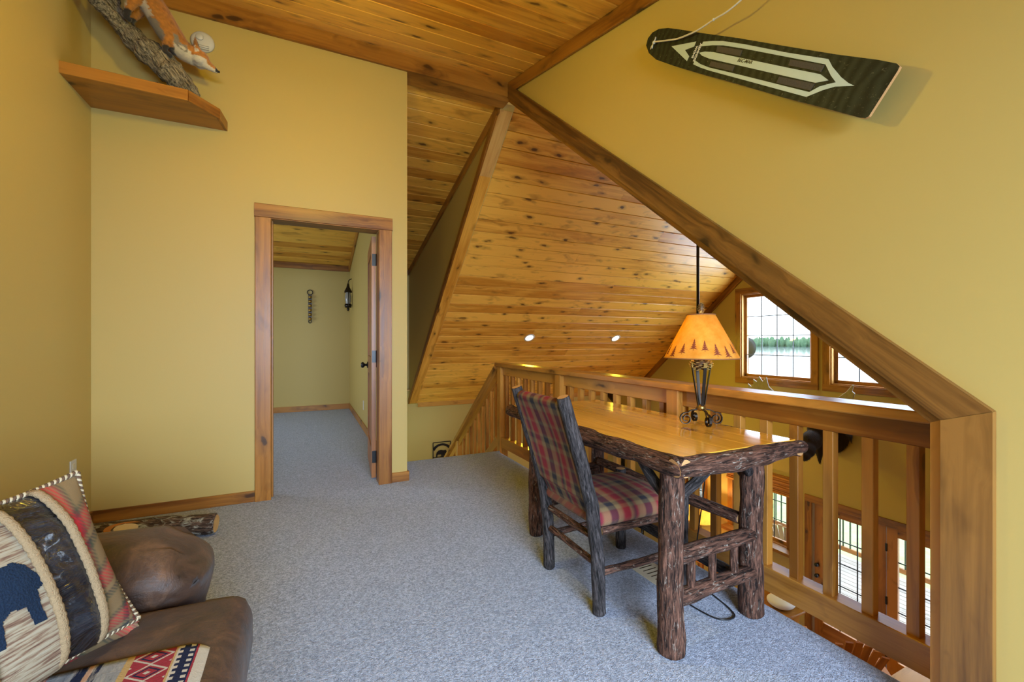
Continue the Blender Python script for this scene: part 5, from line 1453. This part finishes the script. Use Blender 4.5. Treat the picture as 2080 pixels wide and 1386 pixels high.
# ------------------------------------------------------------ throw pillow in the sofa corner
TR = V((-0.475, 1.335, 0.858)); BR = V((-0.361, 1.325, 0.4965))
ul = V((-0.45, -0.893, 0)).normalized(); W = 0.43
vv = TR-BR; pn_ = vv.cross(ul).normalized()
if pn_.x < 0: pn_ = -pn_
PC = BR + vv*0.5 + ul*W*0.5
hu = ul*(-W/2); hv_ = vv*0.5                        # +u toward the arm, +v up
exp_ = -ul; eyp = vv.normalized(); ezp = exp_.cross(eyp)
if ezp.dot(pn_) < 0: pass
rotp = M((exp_, eyp, ezp)).transposed()
def pil(u, v, s=1, off=0.0):
    """u,v in -1..1 on the pillow face"""
    pull = 0.10
    x = u*(1 - pull*(1-v*v)**1.0*abs(u)**3); y = v*(1 - pull*(1-u*u)*abs(v)**3)
    b = max(0.0, (1-u*u))**0.55*max(0.0, (1-v*v))**0.55
    h = 0.070*b + 0.005*NZ.noise(V((u*3, v*3, s)))*b
    return PC + hu*x + hv_*y + ezp*(h+off)*s
def patch(u0, u1, off=0.0, ext=0.0):
    return lambda a, b: pil(u0+(u1-u0)*a, -1+2*b, 1, off)
t = NT('streaked_woven_panel'); tc = t.coords(False)
st1 = t.noise(t.vmath('MULTIPLY', tc, (14, 190, 190)), 1.0, 4, 0.6, 0.2)
fz = t.noise(tc, 400, 2)
c = t.ramp(st1, [(0.30, (0.10, 0.055, 0.040)), (0.42, (0.19, 0.12, 0.08)), (0.52, (0.30, 0.25, 0.17)), (0.68, (0.35, 0.31, 0.23)), (0.8, (0.20, 0.19, 0.15))])
t.bsdf(c, 0.95, st1, 0.6, 0.004, spec=0.1)
STREAK = t.mat
t = NT('black_cowhide_leather'); tc = t.coords(False)
w1 = t.noise(t.vmath('MULTIPLY', tc, (9, 24, 9)), 1.0, 4, 0.6, 1.2)
t.bsdf(t.ramp(w1, [(0.35, (0.006, 0.007, 0.009)), (0.65, (0.022, 0.025, 0.033))]), 0.20, w1, 0.9, 0.025, coat=0.8)
HIDE = t.mat
t = NT('navy_woven_motif'); tc = t.coords(False); fz = t.noise(tc, 300, 2)
t.bsdf(t.mix(fz, (0.006, 0.012, 0.028), (0.016, 0.030, 0.055)), 0.95, fz, 0.6, 0.004, spec=0.1)
NAVYM = t.mat
BRAID = simple('tan_braid', (0.36, 0.25, 0.13), 0.9, nscale=320, namt=0.45, bstr=0.9)
o = empty('throw_pillow', PC + V((0, 0, -0.2))); tag(o, 'square lodge pillow with plaid edge, black leather band and streaked center', 'pillow')
mb = MB(); mb.grid(lambda a, b: pil(1-2*a, -1+2*b, -1), 30, 30); mb.build('back_cover', PLAIDP, o, rot=rotp)
mb = MB(); mb.grid(patch(-1.0, -0.70), 8, 36); mb.build('plaid_edge', PLAIDP, o, rot=rotp)
mb = MB(); mb.grid(patch(0.52, 1.0), 12, 36); mb.build('plaid_edge', PLAIDP, o, rot=rotp)
mb = MB(); mb.grid(patch(-0.70, -0.40), 8, 36); mb.build('leather_band', HIDE, o, rot=rotp)
def wrk(a, b):
    p = pil(0.12+0.40*a, -1+2*b, 1, 0.0)
    return p + ezp*(0.0035*NZ.noise(V((a*2.2, b*13+a*2, 1)))+0.002*NZ.noise(V((a*4, b*26, 4))))*math.sin(math.pi*a)
mb = MB(); mb.grid(wrk, 16, 70); mb.build('leather_band', HIDE, o, rot=rotp)
mb = MB(); mb.grid(patch(-0.40, 0.12), 16, 36); mb.build('center_panel', STREAK, o, rot=rotp)
# bear-shaped woven motif on the center
def inside(x, y, poly):
    r = False
    for i in range(len(poly)):
        x1, y1 = poly[i]; x2, y2 = poly[i-1]
        if (y1 > y) != (y2 > y) and x < (x2-x1)*(y-y1)/(y2-y1)+x1: r = not r
    return r
bearp = [(-0.36, -0.38), (-0.26, -0.38), (-0.24, -0.14), (-0.16, -0.08), (-0.04, -0.10), (-0.02, -0.30), (0.09, -0.30), (0.08, -0.12), (0.10, 0.02), (0.175, 0.06), (0.18, 0.14), (0.13, 0.22), (0.10, 0.30), (0.02, 0.36), (-0.12, 0.34), (-0.24, 0.36), (-0.34, 0.28), (-0.38, 0.10)]
mb = MB(); mb.grid(patch(-0.40, 0.12, 0.0022), 70, 150, keep=lambda a, b: inside(-0.40+0.60*a, -1+2*b, bearp)); mb.build('bear_motif', NAVYM, o, rot=rotp)
for u in (-0.70, -0.40, 0.12, 0.52):
    mb = MB(); mb.tube([pil(u, -1+2*k/60, 1, 0.003) for k in range(61)], [0.0085*(1+0.12*math.sin(k*2.4)) for k in range(61)], 10, flat=0.7); mb.build('braid', BRAID, o)
# two-ply twisted cord round the seam
loop = [pil(1, -1+2*k/40, 0) for k in range(40)] + [pil(1-2*k/40, 1, 0) for k in range(40)] + [pil(-1, 1-2*k/40, 0) for k in range(40)] + [pil(-1+2*k/40, -1, 0) for k in range(40)]
loop.append(loop[0])
CORD2 = [simple('cream_cord', (0.48, 0.40, 0.26), 0.85, nscale=300, bstr=0.3), simple('brown_cord', (0.10, 0.055, 0.030), 0.85, nscale=300, bstr=0.3)]
fine = []
for i in range(len(loop)-1):
    for q in range(6): fine.append(loop[i].lerp(loop[i+1], q/6))
cum = 0.0
for ply in range(2):
    pts = []; cum = 0.0
    for i, p in enumerate(fine):
        d = (fine[(i+1) % len(fine)]-fine[i-1]).normalized(); a = d.cross(ezp).normalized()
        if i: cum += (p-fine[i-1]).length
        ph = 2*math.pi*cum/0.012 + math.pi*ply
        pts.append(p + a*math.cos(ph)*0.003 + ezp*math.sin(ph)*0.003)
    mb = MB(); mb.tube(pts, 0.0032, 6); mb.build('twisted_cord', CORD2[ply], o)
